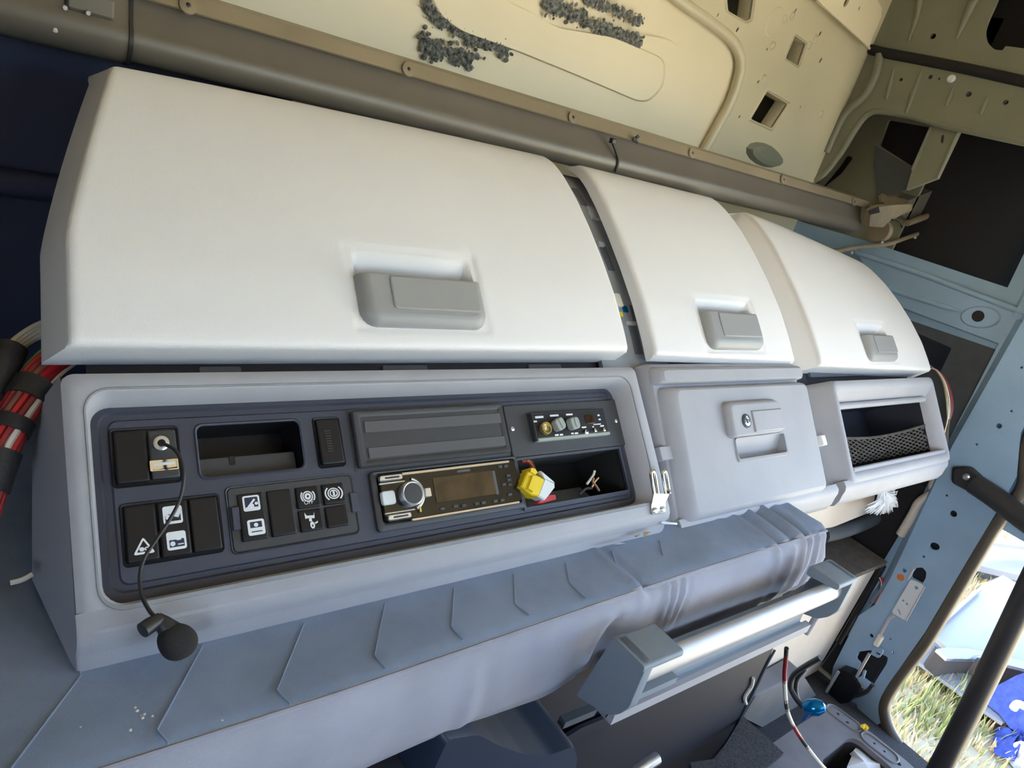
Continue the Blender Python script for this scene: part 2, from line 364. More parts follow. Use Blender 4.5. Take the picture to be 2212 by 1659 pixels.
# remains of headliner adhesive
def streak(pts, n, wd, seed):
    n = int(n*1.9)
    rg = random.Random(seed); mb = MB(); path = cr([RW.w(x, y, .018) for x, y in pts], 10)
    for _ in range(n):
        p = path[int(rg.random()*len(path))]+Vector((rg.gauss(0, wd*.25), 0, rg.gauss(0, wd*.36)))
        s = rg.uniform(.0018, .0062); ax = Vector((rg.gauss(0, .4), -1, rg.gauss(0, .4)))
        mb.add(*g_lathe(p+Vector((0, .003, 0)), ax, [(s*rg.uniform(.7, 1.1), 0), (s*.8, s*.18), (s*.3, s*rg.uniform(.2, .4))], 7))
    o = mb.mk('adhesive_residue', M['residue'], rw, 0); o['kind'] = 'stuff'
streak([(925, 15), (945, 35), (985, 60), (1030, 85), (1060, 95), (1100, 108)], 190, .020, 3)
streak([(918, 85), (935, 105), (975, 115), (1022, 130)], 130, .020, 4)
streak([(1180, 10), (1215, 22), (1280, 50), (1330, 70), (1385, 92)], 230, .018, 5)
streak([(1270, -5), (1310, 15), (1350, 30), (1388, 48)], 110, .014, 6)

# ---- side wall with the door opening
sw = structure('wall_right', (2.0, .3, -1.2), 'blue-grey primed steel side wall with door opening')
c2 = lambda x, y: (1780+x/3.949, y/3.949)
c3 = lambda x, y: (1740+x/4.3665, 340+y/4.3665)
OUT = SW.q
arch = [c2(*p) for p in ((-130, 1560), (0, 1480), (150, 1290), (240, 1140), (330, 1010), (400, 960), (480, 945), (740, 985), (905, 1030), (1145, 1090), (1706, 1210), (1960, 1265))]
seal_line = [(1872, 104), (1905, 113), (1995, 130), (2095, 150), (2212, 176), (2330, 200)]
# upper panel above the black seal
win = rnd(SW.poly([c2(*p) for p in ((1560, -260), (1480, 0), (1400, 170), (1365, 280), (1395, 370), (1455, 425), (1525, 430), (1545, 392), (1706, 412), (2600, 560), (2800, -200))]), .02)
slp = SW.poly(seal_line)
plate('upper_side_panel', SW, slp+[(1.4, slp[-1][1]+.02), (1.4, ZT), (-1.3, ZT), (-1.3, slp[0][1])], [win, ell(*SW.q(*c2(930, 308)), .007)], M['olive'], sw, -.01, 0)
tube('pressed_rib', [SW.w(*c2(1300, -40)), SW.w(*c2(1220, 130)), SW.w(*c2(1130, 330))], [.012, .010, .003], M['olive'], sw, 8)
tube('pressed_rib', [SW.w(*c2(820, -40)), SW.w(*c2(790, 150)), SW.w(*c2(720, 350))], [.010, .007, .003], M['olive'], sw, 8)
tube('roof_seal', cr([SW.w(x, y, .004) for x, y in seal_line], 4), .013, M['darkhole'], sw, 8)
# rail between seal and arch
holes = [ell(*SW.q(*c2(x, y)), r/3.949*.00125) for x, y, r in ((663, 683, 14), (913, 660, 17), (988, 675, 9), (1240, 807, 20), (1555, 875, 19))]
ra = SW.poly(arch, 0)
plate('side_rail', SW, [(ra[0][0]-.02, ra[0][1]-.12)]+[(-1.2, ra[0][1])]+[(-1.2, slp[0][1])]+slp+[(1.4, slp[-1][1])]+[(1.4, ra[-1][1]-.02)]+list(reversed(ra)), holes, M['olive'], sw, -.012, .004)
tube('arch_lip', cr([SW.w(x, y, -.004) for x, y in arch], 3), .010, M['olive'], sw, 8)
lathe('white_plug', SW.w(*c2(1088, 672), .004), SW.n, [(.010, 0), (.010, .003), (.006, .007)], M['white_pl'], sw, 14)
for p0, p1 in (((840, 590), (700, 965)), ((1105, 740), (1040, 905)), ((1395, 825), (1335, 975)), ((600, 580), (530, 850))):
    tube('pressed_rib', [SW.w(*c2(*p0), .002), SW.w(*c2((p0[0]+p1[0])/2, (p0[1]+p1[1])/2), .004), SW.w(*c2(*p1), .003)], [.003, .006, .004], M['olive'], sw, 8)
tube('corner_post_fold', cr([SW.w(*c2(*p), .006) for p in ((480, 460), (440, 640), (350, 810), (200, 950), (130, 1060), (20, 1300))], 4), .012, M['olive'], sw, 8)
# recess behind the arch
plate('recess_panel', SW, [(-1.3, -.5), (-.93, -.5), (-.93, .5), (-1.3, .5)],
      [rnd(SW.poly([c2(*p) for p in ((550, 1020), (905, 1085), (870, 1190), (750, 1420), (470, 1240))], -.10), .006), rnd(SW.poly([c2(*p) for p in ((140, 1400), (190, 1320), (250, 1345), (150, 1480), (0, 1600), (-60, 1640))], -.10), .008)], M['olive'], sw, -.11, -.10)
mk('recess_back', *bxs(2.17, 2.2, .40, 1.40, -1.5, .55), M['darkhole'], sw, 0)  # outer skin coloured near-black for the dark of the cavity
mk('upper_recess_back', *bxs(2.10, 2.15, -.9, 1.40, .28, ZT), M['darkhole'], sw, 0)  # near-black sheet painted as the dark inside the upper window hole
plate('strut', SW, SW.poly([c2(*p) for p in ((930, 1030), (1150, 1085), (1150, 1130), (965, 1520), (700, 1620), (760, 1420), (880, 1190), (915, 1085))], -.02), [ell(*SW.q(*c2(1010, 1185), -.02), .004, .011, .4)], M['olive'], sw, -.035, -.02)
tube('strut_edge', [SW.w(*c2(1155, 1100), -.018), SW.w(*c2(975, 1500), -.018)], .003, M['olive'], sw, 6)
tube('strut_edge', [SW.w(*c2(915, 1085), -.018), SW.w(*c2(755, 1450), -.018)], .005, M['olive'], sw, 6)
plate('folded_sheet', SW, SW.poly([c2(*p) for p in ((435, 1240), (750, 1425), (740, 1600), (455, 1700), (425, 1420))], -.05), (), M['slate'], sw, -.055, -.05)
# lower inner panel: beam, ribs, boss
low = [c3(*p) for p in ((0, 620), (480, 760), (760, 850), (1905, 1230), (2061, 905), (2300, 430))]
plo = SW.poly(low)
dk = rnd(SW.poly([(1965, 712), (2056, 752), (2030, 806), (2000, 785)]), .004)
plate('lower_side_panel', SW, plo+[(-.25, plo[-1][1]), (-.30, ra[-1][1]+.02), (-.2, ra[-1][1]+.02), (-.2, -.62), (-.45, -.62), (-1.3, -.62), (-1.3, plo[0][1])], [dk], M['steel'], sw, -.012, 0)
beam = SW.poly([(1845, 545), (1990, 592), (2212, 676), (2300, 710), (2300, 800), (2171, 752), (1945, 668), (1890, 650)], .016)
mk('pressed_beam', *g_loft(SW, [[(a, b, -.001) for a, b in beam], [(*p, .016) for p in [(a+(sum(x[0] for x in beam)/8-a)*.06, b+(sum(x[1] for x in beam)/8-b)*.12) for a, b in beam]]], False, True), M['steel'], sw)
tube('pressed_rib', [SW.w(1850, 546, .012), SW.w(1990, 592, .014), SW.w(2230, 683, .014)], .008, M['steel'], sw, 8)
tube('pressed_rib', [SW.w(1900, 620, .014), SW.w(2040, 662, .018), SW.w(2082, 675, .016)], [.006, .007, .002], M['steel'], sw, 8)
a, b = SW.q(2118, 685, .016)
mk('boss', *g_loft(SW, [[(*p, .015) for p in ell(a, b, .045, .028, .35, 20)], [(*p, .021) for p in ell(a, b, .040, .024, .35, 20)]], False, True), M['steel'], sw)
a, b = SW.q(2113, 683, .02); plate('boss_hole', SW, ell(a, b, .014), (), M['darkhole'], sw, .0205, .0215)
plate('dark_side_lining', SW, SW.poly([(1960, 690), (2171, 762), (2166, 780), (2030, 1010), (1985, 1120), (1880, 1120), (1900, 700)], .004), [rnd(SW.poly([(1965, 712), (2056, 752), (2030, 806), (2000, 785)], .004), .004)], M['slate'], sw, .0005, .004)
# door pillar
c5 = lambda x, y: (1780+x/5.028, 1000+y/5.028)
c6 = lambda x, y: (1780+x/5.532, 1200+y/5.532)
def pe(p, r, r2=None, rot=0, n=.05): return ell(*SW.q(*p, n), r*.00115, (r2 or r)*.00115, rot)
PN = .05
left_e = [(2330, 478), (2208, 695), (2056, 965), (1925, 1246), (1890, 1306)]
right_e = [(2330, 700), (2205, 935), (2196, 1030), (2165, 1085), (2105, 1185), (1998, 1366), (1950, 1434), (1914, 1490), (1897, 1530), (1905, 1560)]
pl = SW.poly(left_e, PN); pr = SW.poly(right_e, PN)
ph = [pe(c5(1333, 352), 2.4), pe(c5(1405, 553), 7.2), pe(c5(1200, 907), 10.5, 8.5, .5), pe(c5(1083, 1018), 2.7), pe(c5(872, 1168), 5), rnd(SW.poly([c5(*p) for p in ((960, 1190), (1000, 1140), (1070, 1135), (1112, 1185), (1105, 1250), (1070, 1310), (945, 1240))], PN), .004),
      pe((2185, 888), 2.4), pe((2158, 920), 5.5), pe((2110, 960), 2.4), pe((2207, 794), 2.4), pe(c6(790, 1000), 2.6), pe(c6(825, 1160), 2.6), pe(c6(565, 960), 5)]
cav = rnd(SW.poly([c6(*p) for p in ((400, 1150), (560, 1130), (690, 1180), (765, 1215), (750, 1290), (590, 1545), (470, 1460), (380, 1400), (440, 1280), (385, 1240))], PN), .006)
lowl = SW.poly([(1855, 1330), (1800, 1440), (1790, 1490), (1800, 1500), (1850, 1520)], PN)
plate('door_pillar', SW, pl+lowl+[(pr[-1][0]-.02, pr[-1][1]-.06)]+list(reversed(pr)), ph+[cav], M['steel'], sw, PN-.006, PN)
mk('pillar_inside', *g_plate(SW, [(-.7, -1.25), (-.40, -1.25), (-.40, -.62), (-.7, -.62)], (), .002, .008), M['darkhole'], sw, 0)
# inner fold of the pillar, set back from its face
plate('pillar_flank', SW, SW.poly([(2290, 470), (2200, 660), (2045, 960), (1985, 1085), (1908, 1212), (1870, 1270), (1808, 1388), (1752, 1470), (1745, 1500), (1800, 1520), (1860, 1400), (1935, 1280), (2070, 1000), (2220, 720), (2330, 520)], .02), [pe(c6(715, 310), 5.5, 7, 0, .02), pe(c6(725, 687), 3.6, None, 0, .02)], M['steel'], sw, .014, .02)
mk('pillar_fold', *g_loft(SW, [[(*p, .02) for p in SW.poly([(2196, 690), (2044, 962), (1912, 1243), (1850, 1330)], .02)], [(*p, PN) for p in SW.poly([(2208, 695), (2056, 965), (1925, 1246), (1862, 1338)], PN)]], False, False, False), M['steel'], sw, 0)
tube('pillar_seal_strip', [SW.w(1908, 1220, .022), SW.w(1860, 1305, .022), SW.w(1812, 1388, .022)], .009, M['rubber'], sw, 8)
a, b = SW.q(*c5(833, 1243), PN); plate('orange_dot', SW, ell(a, b, .0095), (), M['orange'], sw, PN, PN+.0008)
a, b = SW.q(*c5(725, 1400), .02); lathe('plug', SW.P(a, b, .02), SW.n, [(.006, 0), (.004, .004)], M['white_pl'], sw, 10)
# wall in front of and around the door opening (outside the picture)
mk('side_wall_front', *bxs(1.98, 2.06, YF, -.85, ZB, ZT), M['slate'], sw, 0)
mk('side_wall_header', *bxs(2.0, 2.06, -.85, .25, .52, ZT), M['slate'], sw, 0)
mk('lower_side_lining', *bxs(2.0, 2.05, .36, 1.40, -1.60, -.60), M['slate'], sw, 0)
mk('side_wall_sill', *bxs(1.95, 1.99, -.85, .36, -1.75, -1.32), M['steel'], sw, 0)
# door seal
seal = [(2330, 745), (2232, 930), (2216, 990), (2214, 1045), (2190, 1085), (2150, 1135), (2112, 1198), (2007, 1375), (1960, 1438), (1926, 1486), (1910, 1520), (1912, 1552), (1926, 1588), (1955, 1628), (2000, 1675), (2060, 1730)]
props(tube('trim_1', cr([SW.P(SW.q(2330, 745)[0]+.02, .44, .035)]+[SW.w(x, y, .035) for x, y in seal], 5), .017, M['seal'], None, 10), 'brown-black rubber seal around the door opening', kind='structure')
tube('seal_lip', cr([SW.P(SW.q(2321, 742)[0]+.02, .44, .042)]+[SW.w(x-9, y-3, .042) for x, y in seal], 5), .008, M['rubber'], sw, 8)

# ================================================================== LOCKERS, CONSOLES
PRN = [(0, 0), (.064, .0015), (.22, .001), (.40, -.006), (.565, -.016), (.715, -.028), (.855, -.044), (.947, -.060), (1, -.078)]
def prn(t):
    for (t0, a0), (t1, a1) in zip(PRN[:-1], PRN[1:]):
        if t <= t1: k = (t-t0)/(t1-t0); return a0+(a1-a0)*k
    return PRN[-1][1]+(t-1)*-.4
# smoothed table
PRT = [prn(i/100) for i in range(101)]
for _ in range(12): PRT = [PRT[0]]+[(PRT[i-1]+2*PRT[i]+PRT[i+1])/4 for i in range(1, 100)]+[PRT[100]]
def pn(t):
    if t >= 1: return PRT[100]+(t-1)*-.45
    t = max(0, t)*100; i = min(99, int(t)); return PRT[i]+(PRT[i+1]-PRT[i])*(t-i)
def sm(x): x = max(0, min(1, x)); return x*x*(3-2*x)
def door_shell(name, parent, uL, uR, vb, vt, offs, depth, handle=None, step=.0035, r=.007, absn=True):
    "uL,uR: functions of t; vb,vt: functions of u fraction; offs = outward draft L,R,B,T"
    nu = int((uR(.5)-uL(.5))/step); nv = int((vt(.5)-vb(.5))/step)
    ks = sorted(set([0, .0012, .0028, .005] + [i/nu for i in range(1, nu)] + [1, 1-.0012, 1-.0028, 1-.005]))
    ts = sorted(set([0, .0025, .006, .011] + [i/nv for i in range(1, nv)] + [1, 1-.0025, 1-.006, 1-.011]))
    W_, H_ = uR(.5)-uL(.5), vt(.5)-vb(.5)
    def rd(d): return 0 if d >= r else -(r-math.sqrt(max(0, r*r-(r-d)**2)))
    v = []; f = []; nk, nt_ = len(ks), len(ts)
    def pq_(vv, t): return pn((vv-.2285)/.3635) if absn else pn(t)
    def pt(k, t):
        u = uL(t)+(uR(t)-uL(t))*k; vv = vb(k)+(vt(k)-vb(k))*t; n = pq_(vv, t)
        n += max(rd(min(k, 1-k)*W_)+rd(min(t, 1-t)*H_), -r)
        if handle:
            a0, a1, b0, b1, bt = handle              # grip rectangle and top of the finger recess
            e = min(u-(a0-.004), (a1+.004)-u); 
            if e > -.004 and b0-.008 < vv < bt+.008:
                rim = sm((e+.004)/.003)*sm((bt+.006-vv)/.003)*sm((vv-b0+.006)/.003); n -= .0016*rim
            e = min(u-(a0+.002), (a1-.004)-u)
            if e > 0 and vv < bt and vv > b0+.01:
                d = sm(e/.008)*sm((bt-vv)/(bt-b1+.004)); n -= .030*d*(1 if vv > b1-.012 else sm((vv-b0-.01)/.01))
        return u, vv, n
    for t in ts:
        for k in ks: v.append(FF.P(*pt(k, t)))
    for i in range(nt_-1):
        for j in range(nk-1): f.append((i*nk+j, i*nk+j+1, (i+1)*nk+j+1, (i+1)*nk+j))
    ring = [(0, j) for j in range(nk)]+[(i, nk-1) for i in range(1, nt_)]+[(nt_-1, j) for j in range(nk-2, -1, -1)]+[(i, 0) for i in range(nt_-2, 0, -1)]
    prev = [i*nk+j for i, j in ring]; m = len(ring)
    for q, (dd, of) in enumerate(((depth*.12, .08), (depth, 1.0), (depth+.006, 1.0), (depth+.006, -.5))):
        cur = []
        for i, j in ring:
            k, t = ks[j], ts[i]; u, vv, n = pt(k, t)
            cl = 1 if j == 0 else 0; crr = 1 if j == nk-1 else 0; cb = 1 if i == 0 else 0; ct = 1 if i == nt_-1 else 0
            u += (-offs[0]*cl+offs[1]*crr)*of; vv += (-offs[2]*cb+offs[3]*ct)*of
            cur.append(len(v)); v.append(FF.P(u, vv, pq_(vv, t)-r-dd))
        for a in range(m):
            b = (a+1) % m; f.append((prev[a], prev[b], cur[b], cur[a]))
        prev = cur
    return mk(name, v, f, M['door'], parent, 32)
def grip(parent, rect, depth_in=.02):
    a0, a1, b0, b1 = rect; h = b1-b0; w_ = a1-a0
    def L(i, n, rb, top): # rounded lower corners, square upper corners
        x0, x1, y0, y1 = a0+i, a1-i, b0+i, b1-top; out_ = []
        r = max(rb-i*.5, .001)
        for cx, cy, s in ((x1-r, y0+r, -90), (x1-.001, y1-.001, 0), (x0+.001, y1-.001, 90), (x0+r, y0+r, 180)):
            rr_ = r if cy < (y0+y1)/2 else .001
            for k in range(6): t = R_(s+18*k); out_.append((cx+rr_*math.cos(t), cy+rr_*math.sin(t), n))
        return out_
    rb = h*.3
    g = loft('handle', FF, [L(.004, -depth_in, rb, 0), L(0, -.004, rb, 0), L(0, .002, rb, 0), L(h*.05, .008, rb, .0005), L(h*.16, .0115, rb, .001), L(h*.22, .012, rb, .0015)], M['door_grip'], parent, True, True, 45)
    x0, x1, y0, y1 = a0+w_*.22, a1-w_*.07, b0+h*.30, b1-h*.04
    loft('grip_inset', FF, [rr(x0, x1, y0, y1, h*.08, .0115), rr(x0, x1, y0, y1, h*.08, .0130), rr(x0+h*.03, x1-h*.03, y0+h*.03, y1-h*.03, h*.06, .0136)], M['door_grip'], g)
    return g
def lerp(a, b): return lambda t: a+(b-a)*t
def cst(a): return lambda t: a
def locker_body(parent, x0, x1, vb, vt, inset=.012):
    "box behind the lid: front follows the lid, back stands upright"
    mb = MB(); pts = [(vb+(vt-vb)*t/8, pn(t/8)-.038) for t in range(9)]
    prof = [FF.P(0, v_, n_) for v_, n_ in pts]; b = prof[0]; tp = prof[-1]
    prof += [Vector((0, tp.y+.10, tp.z-.005)), Vector((0, 1.12, tp.z-.06)), Vector((0, 1.12, b.z-.05)), Vector((0, b.y+.06, b.z-.02))]
    n = len(prof); v = [p+AX*(x0+inset) for p in prof]+[p+AX*(x1-inset) for p in prof]
    f = [(i, (i+1) % n, (i+1) % n+n, i+n) for i in range(n)]+[tuple(range(n)), tuple(range(2*n-1, n-1, -1))]
    return mk('body', v, f, M['frame_dark'], parent, 25)

# ---- wide locker
def hrect(quad, top): 
    r_ = rect_of(FF, quad, .0); t = FF.q(*top[0]); t2 = FF.q(*top[1]); return (*r_, (t[1]+t2[1])/2)
lk = thing('overhead_locker', 'widest pale grey locker with curved lid, above the switch console', 'locker', FF.P(.43, .21, -.05), 'overhead lockers')
H1 = (.359, .527, .2525, .3125, .349)
uLf = lambda t: .086+.004*t/.3 if t < .3 else .090+(.150-.090)*((t-.3)/.7)**1.15
d = door_shell('lid', lk, uLf, cst(.782), cst(.2285), lambda k: .556+.038*k**.8, (.014, .002, .0035, .01), .030, H1)
grip(d, H1[:4])
locker_body(lk, .15, .775, .225, .555)
# ---- middle locker
lk2 = thing('overhead_locker', 'narrow pale grey locker with curved lid, above the lockable flap', 'locker', FF.P(1.03, .20, -.05), 'overhead lockers')
H2 = hrect([(1506, 671), (1631, 687), (1642, 756), (1540, 756)], [(1491, 634), (1609, 653)])
H2 = (H2[0]-.004, H2[1]+.003, H2[2], H2[3], H2[4])
d = door_shell('lid', lk2, lambda t: .838+.02*t**3, lambda t: 1.233-.01*t**4, lerp(.222, .211), lambda k: .592-.008*k, (.001, .001, .003, .008), .008, H2)
grip(d, H2[:4])
locker_body(lk2, .84, 1.225, .215, .575)
# ---- right locker
lk3 = thing('overhead_locker', 'farthest pale grey locker with sloping lid, above the netted shelf box', 'locker', FF.P(1.58, .18, -.05), 'overhead lockers')
H3 = hrect([(1855, 719), (1924, 734), (1933, 783), (1882, 780)], [(1843, 690), (1901, 701)])
H3 = (H3[0]-.004, H3[1]+.003, H3[2], H3[3], H3[4])
d = door_shell('lid', lk3, lambda t: 1.322+.025*t**2, lambda t: 1.835-.05*t**3, lerp(.203, .186), lambda k: .574-.066*k**1.2, (.045, .004, .003, .01), .040, H3, absn=False)
grip(d, H3[:4])
locker_body(lk3, 1.33, 1.80, .19, .52)

# ---- frame that carries the units, seen in the gaps
fm = thing('mounting_frame', 'grey plastic frame with slots, seen in the gaps between lockers and consoles', 'frame', FF.P(.85, -.02, -.06))
def strip_profile(name, x0, x1, v0, v1, dn, mt, steps=14, th=.008):
    v = []; f = []
    for i in range(steps+1):
        vv = v0+(v1-v0)*i/steps; t = (vv-.2285)/(.590-.2285); n = (pn(t) if t > 0 else 0)+dn
        for x in (x0, x1):
            v.append(FF.P(x, vv, n)); 
        for x in (x0, x1): v.append(FF.P(x, vv, n-th))
    for i in range(steps):
        a, b = i*4, (i+1)*4
        f += [(a, a+1, b+1, b), (a+2, b+2, b+3, a+3), (a, b, b+2, a+2), (a+1, a+3, b+3, b+1)]
    f += [(0, 2, 3, 1), (steps*4, steps*4+1, steps*4+3, steps*4+2)]
    return mk(name, v, f, mt, fm, 30)
strip_profile('upright', .755, .905, -.03, .60, -.034, M['frame'], 22)
strip_profile('upright', 1.222, 1.33, -.03, .585, -.046, M['frame'], 20)
strip_profile('cross_member', .105, .80, .195, .235, -.044, M['navy_trim'], 2)
strip_profile('cross_member', .84, 1.80, .170, .235, -.044, M['navy_trim'], 2)
def slot(x0, x1, v0, v1, dn=-.0335, mt='frame_dark'):
    t = ((v0+v1)/2-.2285)/(.3615); n = (pn(t) if t > 0 else 0)+dn; sl = (pn(((v1)-.2285)/.3615)-pn((v0-.2285)/.3615)) if t > 0 else 0
    f = Fr(FF.P((x0+x1)/2, (v0+v1)/2, n), AX, (VUP*(v1-v0)+FF.n*sl).normalized())
    return pad('slot', f, (-(x1-x0)/2, (x1-x0)/2, -(v1-v0)/2, (v1-v0)/2), .002, -.004, .0008, M[mt], fm, .0004)
def gap(x, y, w_, h_, name='slot', mt='frame_dark', up=.0008):
    "a small feature on the upright, where the gap shows it"
    n = -.034
    for _ in range(4):
        u, v_ = FF.q(x, y, n); t = (v_-.2285)/.3615; n = (pn(t) if t > 0 else 0)-.034
    sl = (pn((v_+.01-.2285)/.3615)-pn((v_-.01-.2285)/.3615))/.02 if t > 0 else 0
    f = Fr(FF.P(u, v_, n), AX, (VUP+FF.n*sl).normalized()); k = .00050
    return pad(name, f, (-w_*k, w_*k, -h_*k, h_*k), .0015, -.003, up, M[mt], fm, .0004)
for a in ((1310, 556, 15, 50), (1372, 730, 18, 52), (1366, 677, 7, 28), (1252, 425, 14, 40), (1419, 862, 5, 36), (1414, 910, 20, 50), (1431, 961, 26, 6), (1462, 1075, 6, 45)): gap(*a)
for a in ((1278, 455, 22, 10), (1285, 468, 26, 16), (1296, 530, 14, 8), (1360, 700, 22, 6), (1413, 887, 24, 6)): gap(*a, name='tab', mt='fascia', up=.005)
gap(1350, 668, 11, 11, 'blue_sticker', 'blue_shiny', .0012); gap(1342, 679, 6, 8, 'yellow_sticker', 'yellow', .0012); gap(1333, 650, 14, 22, 'white_clip', 'white_w', .004)
pad('stop_block', FF, rect_of(FF, [(1412, 968), (1455, 963), (1460, 992), (1418, 998)], -.025), .002, -.034, -.014, M['fascia'], fm)
for x0, x1 in ((.20, .24), (.40, .46), (.62, .68)): slot(x0, x1, .208, .222, -.0425, 'frame_dark')

# ---- switch console
sc = thing('switch_console', 'long grey console with dark switch panel, lying on the mattress', 'console', FF.P(.43, -.02, -.05))
U0, U1, V0, V1 = .080, .786, -.010, .205
hs = [rr(U0+.02, U1-.004, V0+.012, V1-.004, .01, -.13, 6), rr(U0+.01, U1-.002, V0+.008, V1-.002, .010, -.06, 6), rr(U0-.0005, U1, V0, V1, .010, -.010, 6), rr(U0, U1-.001, V0+.001, V1-.001, .010, -.003, 6), rr(U0+.005, U1-.006, V0+.005, V1-.006, .010, 0, 6),
      rr(.0955, .7640, .0115, .1895, .018, 0, 6), rr(.0975, .7600, .0125, .187, .020, -.002, 6), rr(.1010, .7460, .0140, .1790, .016, -.018, 6), rr(.1020, .7450, .0145, .1780, .014, -.030, 6)]
loft('housing', FF, hs, M['fascia'], sc, True, False, 50)
# apron rolling under the front edge
ap = [(.012, 0), (.000, .0005), (-.008, -.001), (-.0145, -.005), (-.0185, -.0115), (-.0205, -.0135), (-.0285, -.0195), (-.0345, -.0265), (-.036, -.034), (-.030, -.05), (-.005, -.05)]
v = []; n = len(ap)
for u in (U0-.0008, U0+.003, .4, U1-.01, U1-.002): v += [FF.P(u, a if U0 < u < U1-.005 else a*.95+.0005, b if U0 < u < U1-.005 else b-.0015) for a, b in ap]
f = [(i*n+j, i*n+j+1, (i+1)*n+j+1, (i+1)*n+j) for i in range(4) for j in range(n-1)]+[tuple(range(n)), tuple(4*n+j for j in reversed(range(n)))]
mk('apron', v, f, M['fascia'], sc, 50)
# left end cheek, slanting away
cd_ = FF.q(66, 835, -.09); ce_ = FF.q(69, 1252, -.09)
mk('end_cheek', [FF.P(*p) for p in ((.0805, .2035, -.006), (.0800, .19, -.0035), (.0795, -.004, -.0035), (.0800, -.0325, -.023), (ce_[0], ce_[1], -.09), (cd_[0], .196, -.09), (.13, .196, -.11), (.13, -.02, -.06))],
   [(0, 1, 2, 4, 5), (2, 3, 4), (5, 4, 7, 6), (3, 7, 4), (0, 5, 6)], M['fascia'], sc, 25)
PNL = -.024
pnl = loft('switch_panel', FF, [rr(.0985, .749, .0125, .1815, .014, PNL-.004, 5), rr(.0985, .749, .0125, .1815, .014, PNL+.002, 5), rr(.1065, .742, .0215, .1745, .012, PNL+.003, 5), rr(.1085, .740, .0235, .1725, .010, PNL, 5), rr(.114, .736, .0275, .1675, .008, PNL+.0002, 5), rr(.1155, .7345, .029, .166, .007, PNL+.0022, 5)], M['dark'], sc, False, False)
TOP = PNL+.0022
loft('gasket', FF, [rr(.0945, .7655, .0075, .1915, .020, -.0004, 6), rr(.0945, .7655, .0085, .1905, .020, .0010, 6), rr(.0960, .7635, .0118, .1893, .018, .0008, 6), rr(.0968, .7625, .0122, .1885, .018, -.003, 6)], M['frame'], sc, False, False)
k1 = lambda x, y: (180+x/3.771, 860+y/3.771)
k2 = lambda x, y: (720+x/2.989, 840+y/2.989)
def q4(k, *p): return [k(*c) for c in p]
def RT(k, *p): return rect_of(FF, q4(k, *p), TOP)
def bezel(name, rect, r, mt, lip=.0022, ins=.0025, deep=.006, parent=None):
    a0, a1, b0, b1 = rect
    return loft(name, FF, [rr(a0-ins, a1+ins, b0-ins, b1+ins, r+ins, TOP-.0004), rr(a0-ins*.6, a1+ins*.6, b0-ins*.6, b1+ins*.6, r+ins*.6, TOP+lip*.6), rr(a0, a1, b0, b1, r, TOP+lip*.4), rr(a0+.0003, a1-.0003, b0+.0003, b1-.0003, r, TOP+.00025)], mt, parent or sc)
def switch(rect, tilt=0, mt='black', label=None):
    a0, a1, b0, b1 = rect; g = .0009; a0 += g; a1 -= g; b0 += g; b1 -= g; T = TOP
    L = lambda i, lo, hi: [(x, y, lo if y < (b0+b1)/2 else hi) for x, y, _ in rr(a0+i, a1-i, b0+i, b1-i, .0012, 0, 3)]
    o = loft('switch', FF, [L(0, T-.002, T-.002), L(0, T+.0035, T+.0015), L(.0004, T+.0048, T+.0026), L(.0016, T+.0054, T+.003)], M[mt], sc)
    if label: o['label'] = label
    return o, (lambda y: T+.0054+(.003-.0054)*((y-b0)/(b1-b0))+.0004)
wp = M['white_print']; npnt = M['navy_print']
def prt(parent, rect, top, items, name='symbol'):
    "flat printed symbol: items = list of (material, polygon in -1..1 box)"
    cx, cy, sx, sy = rect; mb = MB(); idx = []
    fr = FF
    vs = []; fs = []; mi = []
    for lay, (m_, poly) in enumerate(items):
        k = len(vs); vs += [FF.P(cx+a*sx, cy+b*sy, top(cy+b*sy)+.00012*lay) for a, b in poly]; fs.append(tuple(range(k, k+len(poly)))); mi.append(m_)
    o = mk(name, vs, fs, [wp, npnt, M['black']], parent, 0)
    for p, m_ in zip(o.data.polygons, mi): p.material_index = m_
    return o
def ring(cx, cy, r, w_, a0=0, a1=360, n=16):
    out_ = [(cx+r*math.cos(R_(a0+(a1-a0)*i/n)), cy+r*math.sin(R_(a0+(a1-a0)*i/n))) for i in range(n+1)]
    return out_+[(cx+(r-w_)*math.cos(R_(a0+(a1-a0)*i/n)), cy+(r-w_)*math.sin(R_(a0+(a1-a0)*i/n))) for i in range(n, -1, -1)]
sq = rnd([(-1, -1), (1, -1), (1, 1), (-1, 1)], .3)
sqi = rnd([(-.78, -.78), (.78, -.78), (.78, .78), (-.78, .78)], .15)
def circ(cx, cy, r): return ell(cx, cy, r, None, 0, 12)
def cen(k, x, y): return FF.q(*k(x, y), TOP+.004)
Cb = RT(k1, (908, 235), (1745, 180), (1805, 570), (970, 645)); SL = RT(k2, (1172, 465), (1872, 385), (1948, 650), (1247, 760)); SL = (SL[0], min(SL[1], .7315), max(SL[2], .031), SL[3])
def lp2(rc_, r_): return [(a, b) for a, b, _ in rr(*rc_, r_, 0)]
plate('panel_face', FF, [(a, b) for a, b, _ in rr(.1153, .7347, .0288, .1662, .007, 0, 5)], [lp2(Cb, .006), lp2(SL, .0015)], M['dark'], pnl, TOP-.003, TOP)
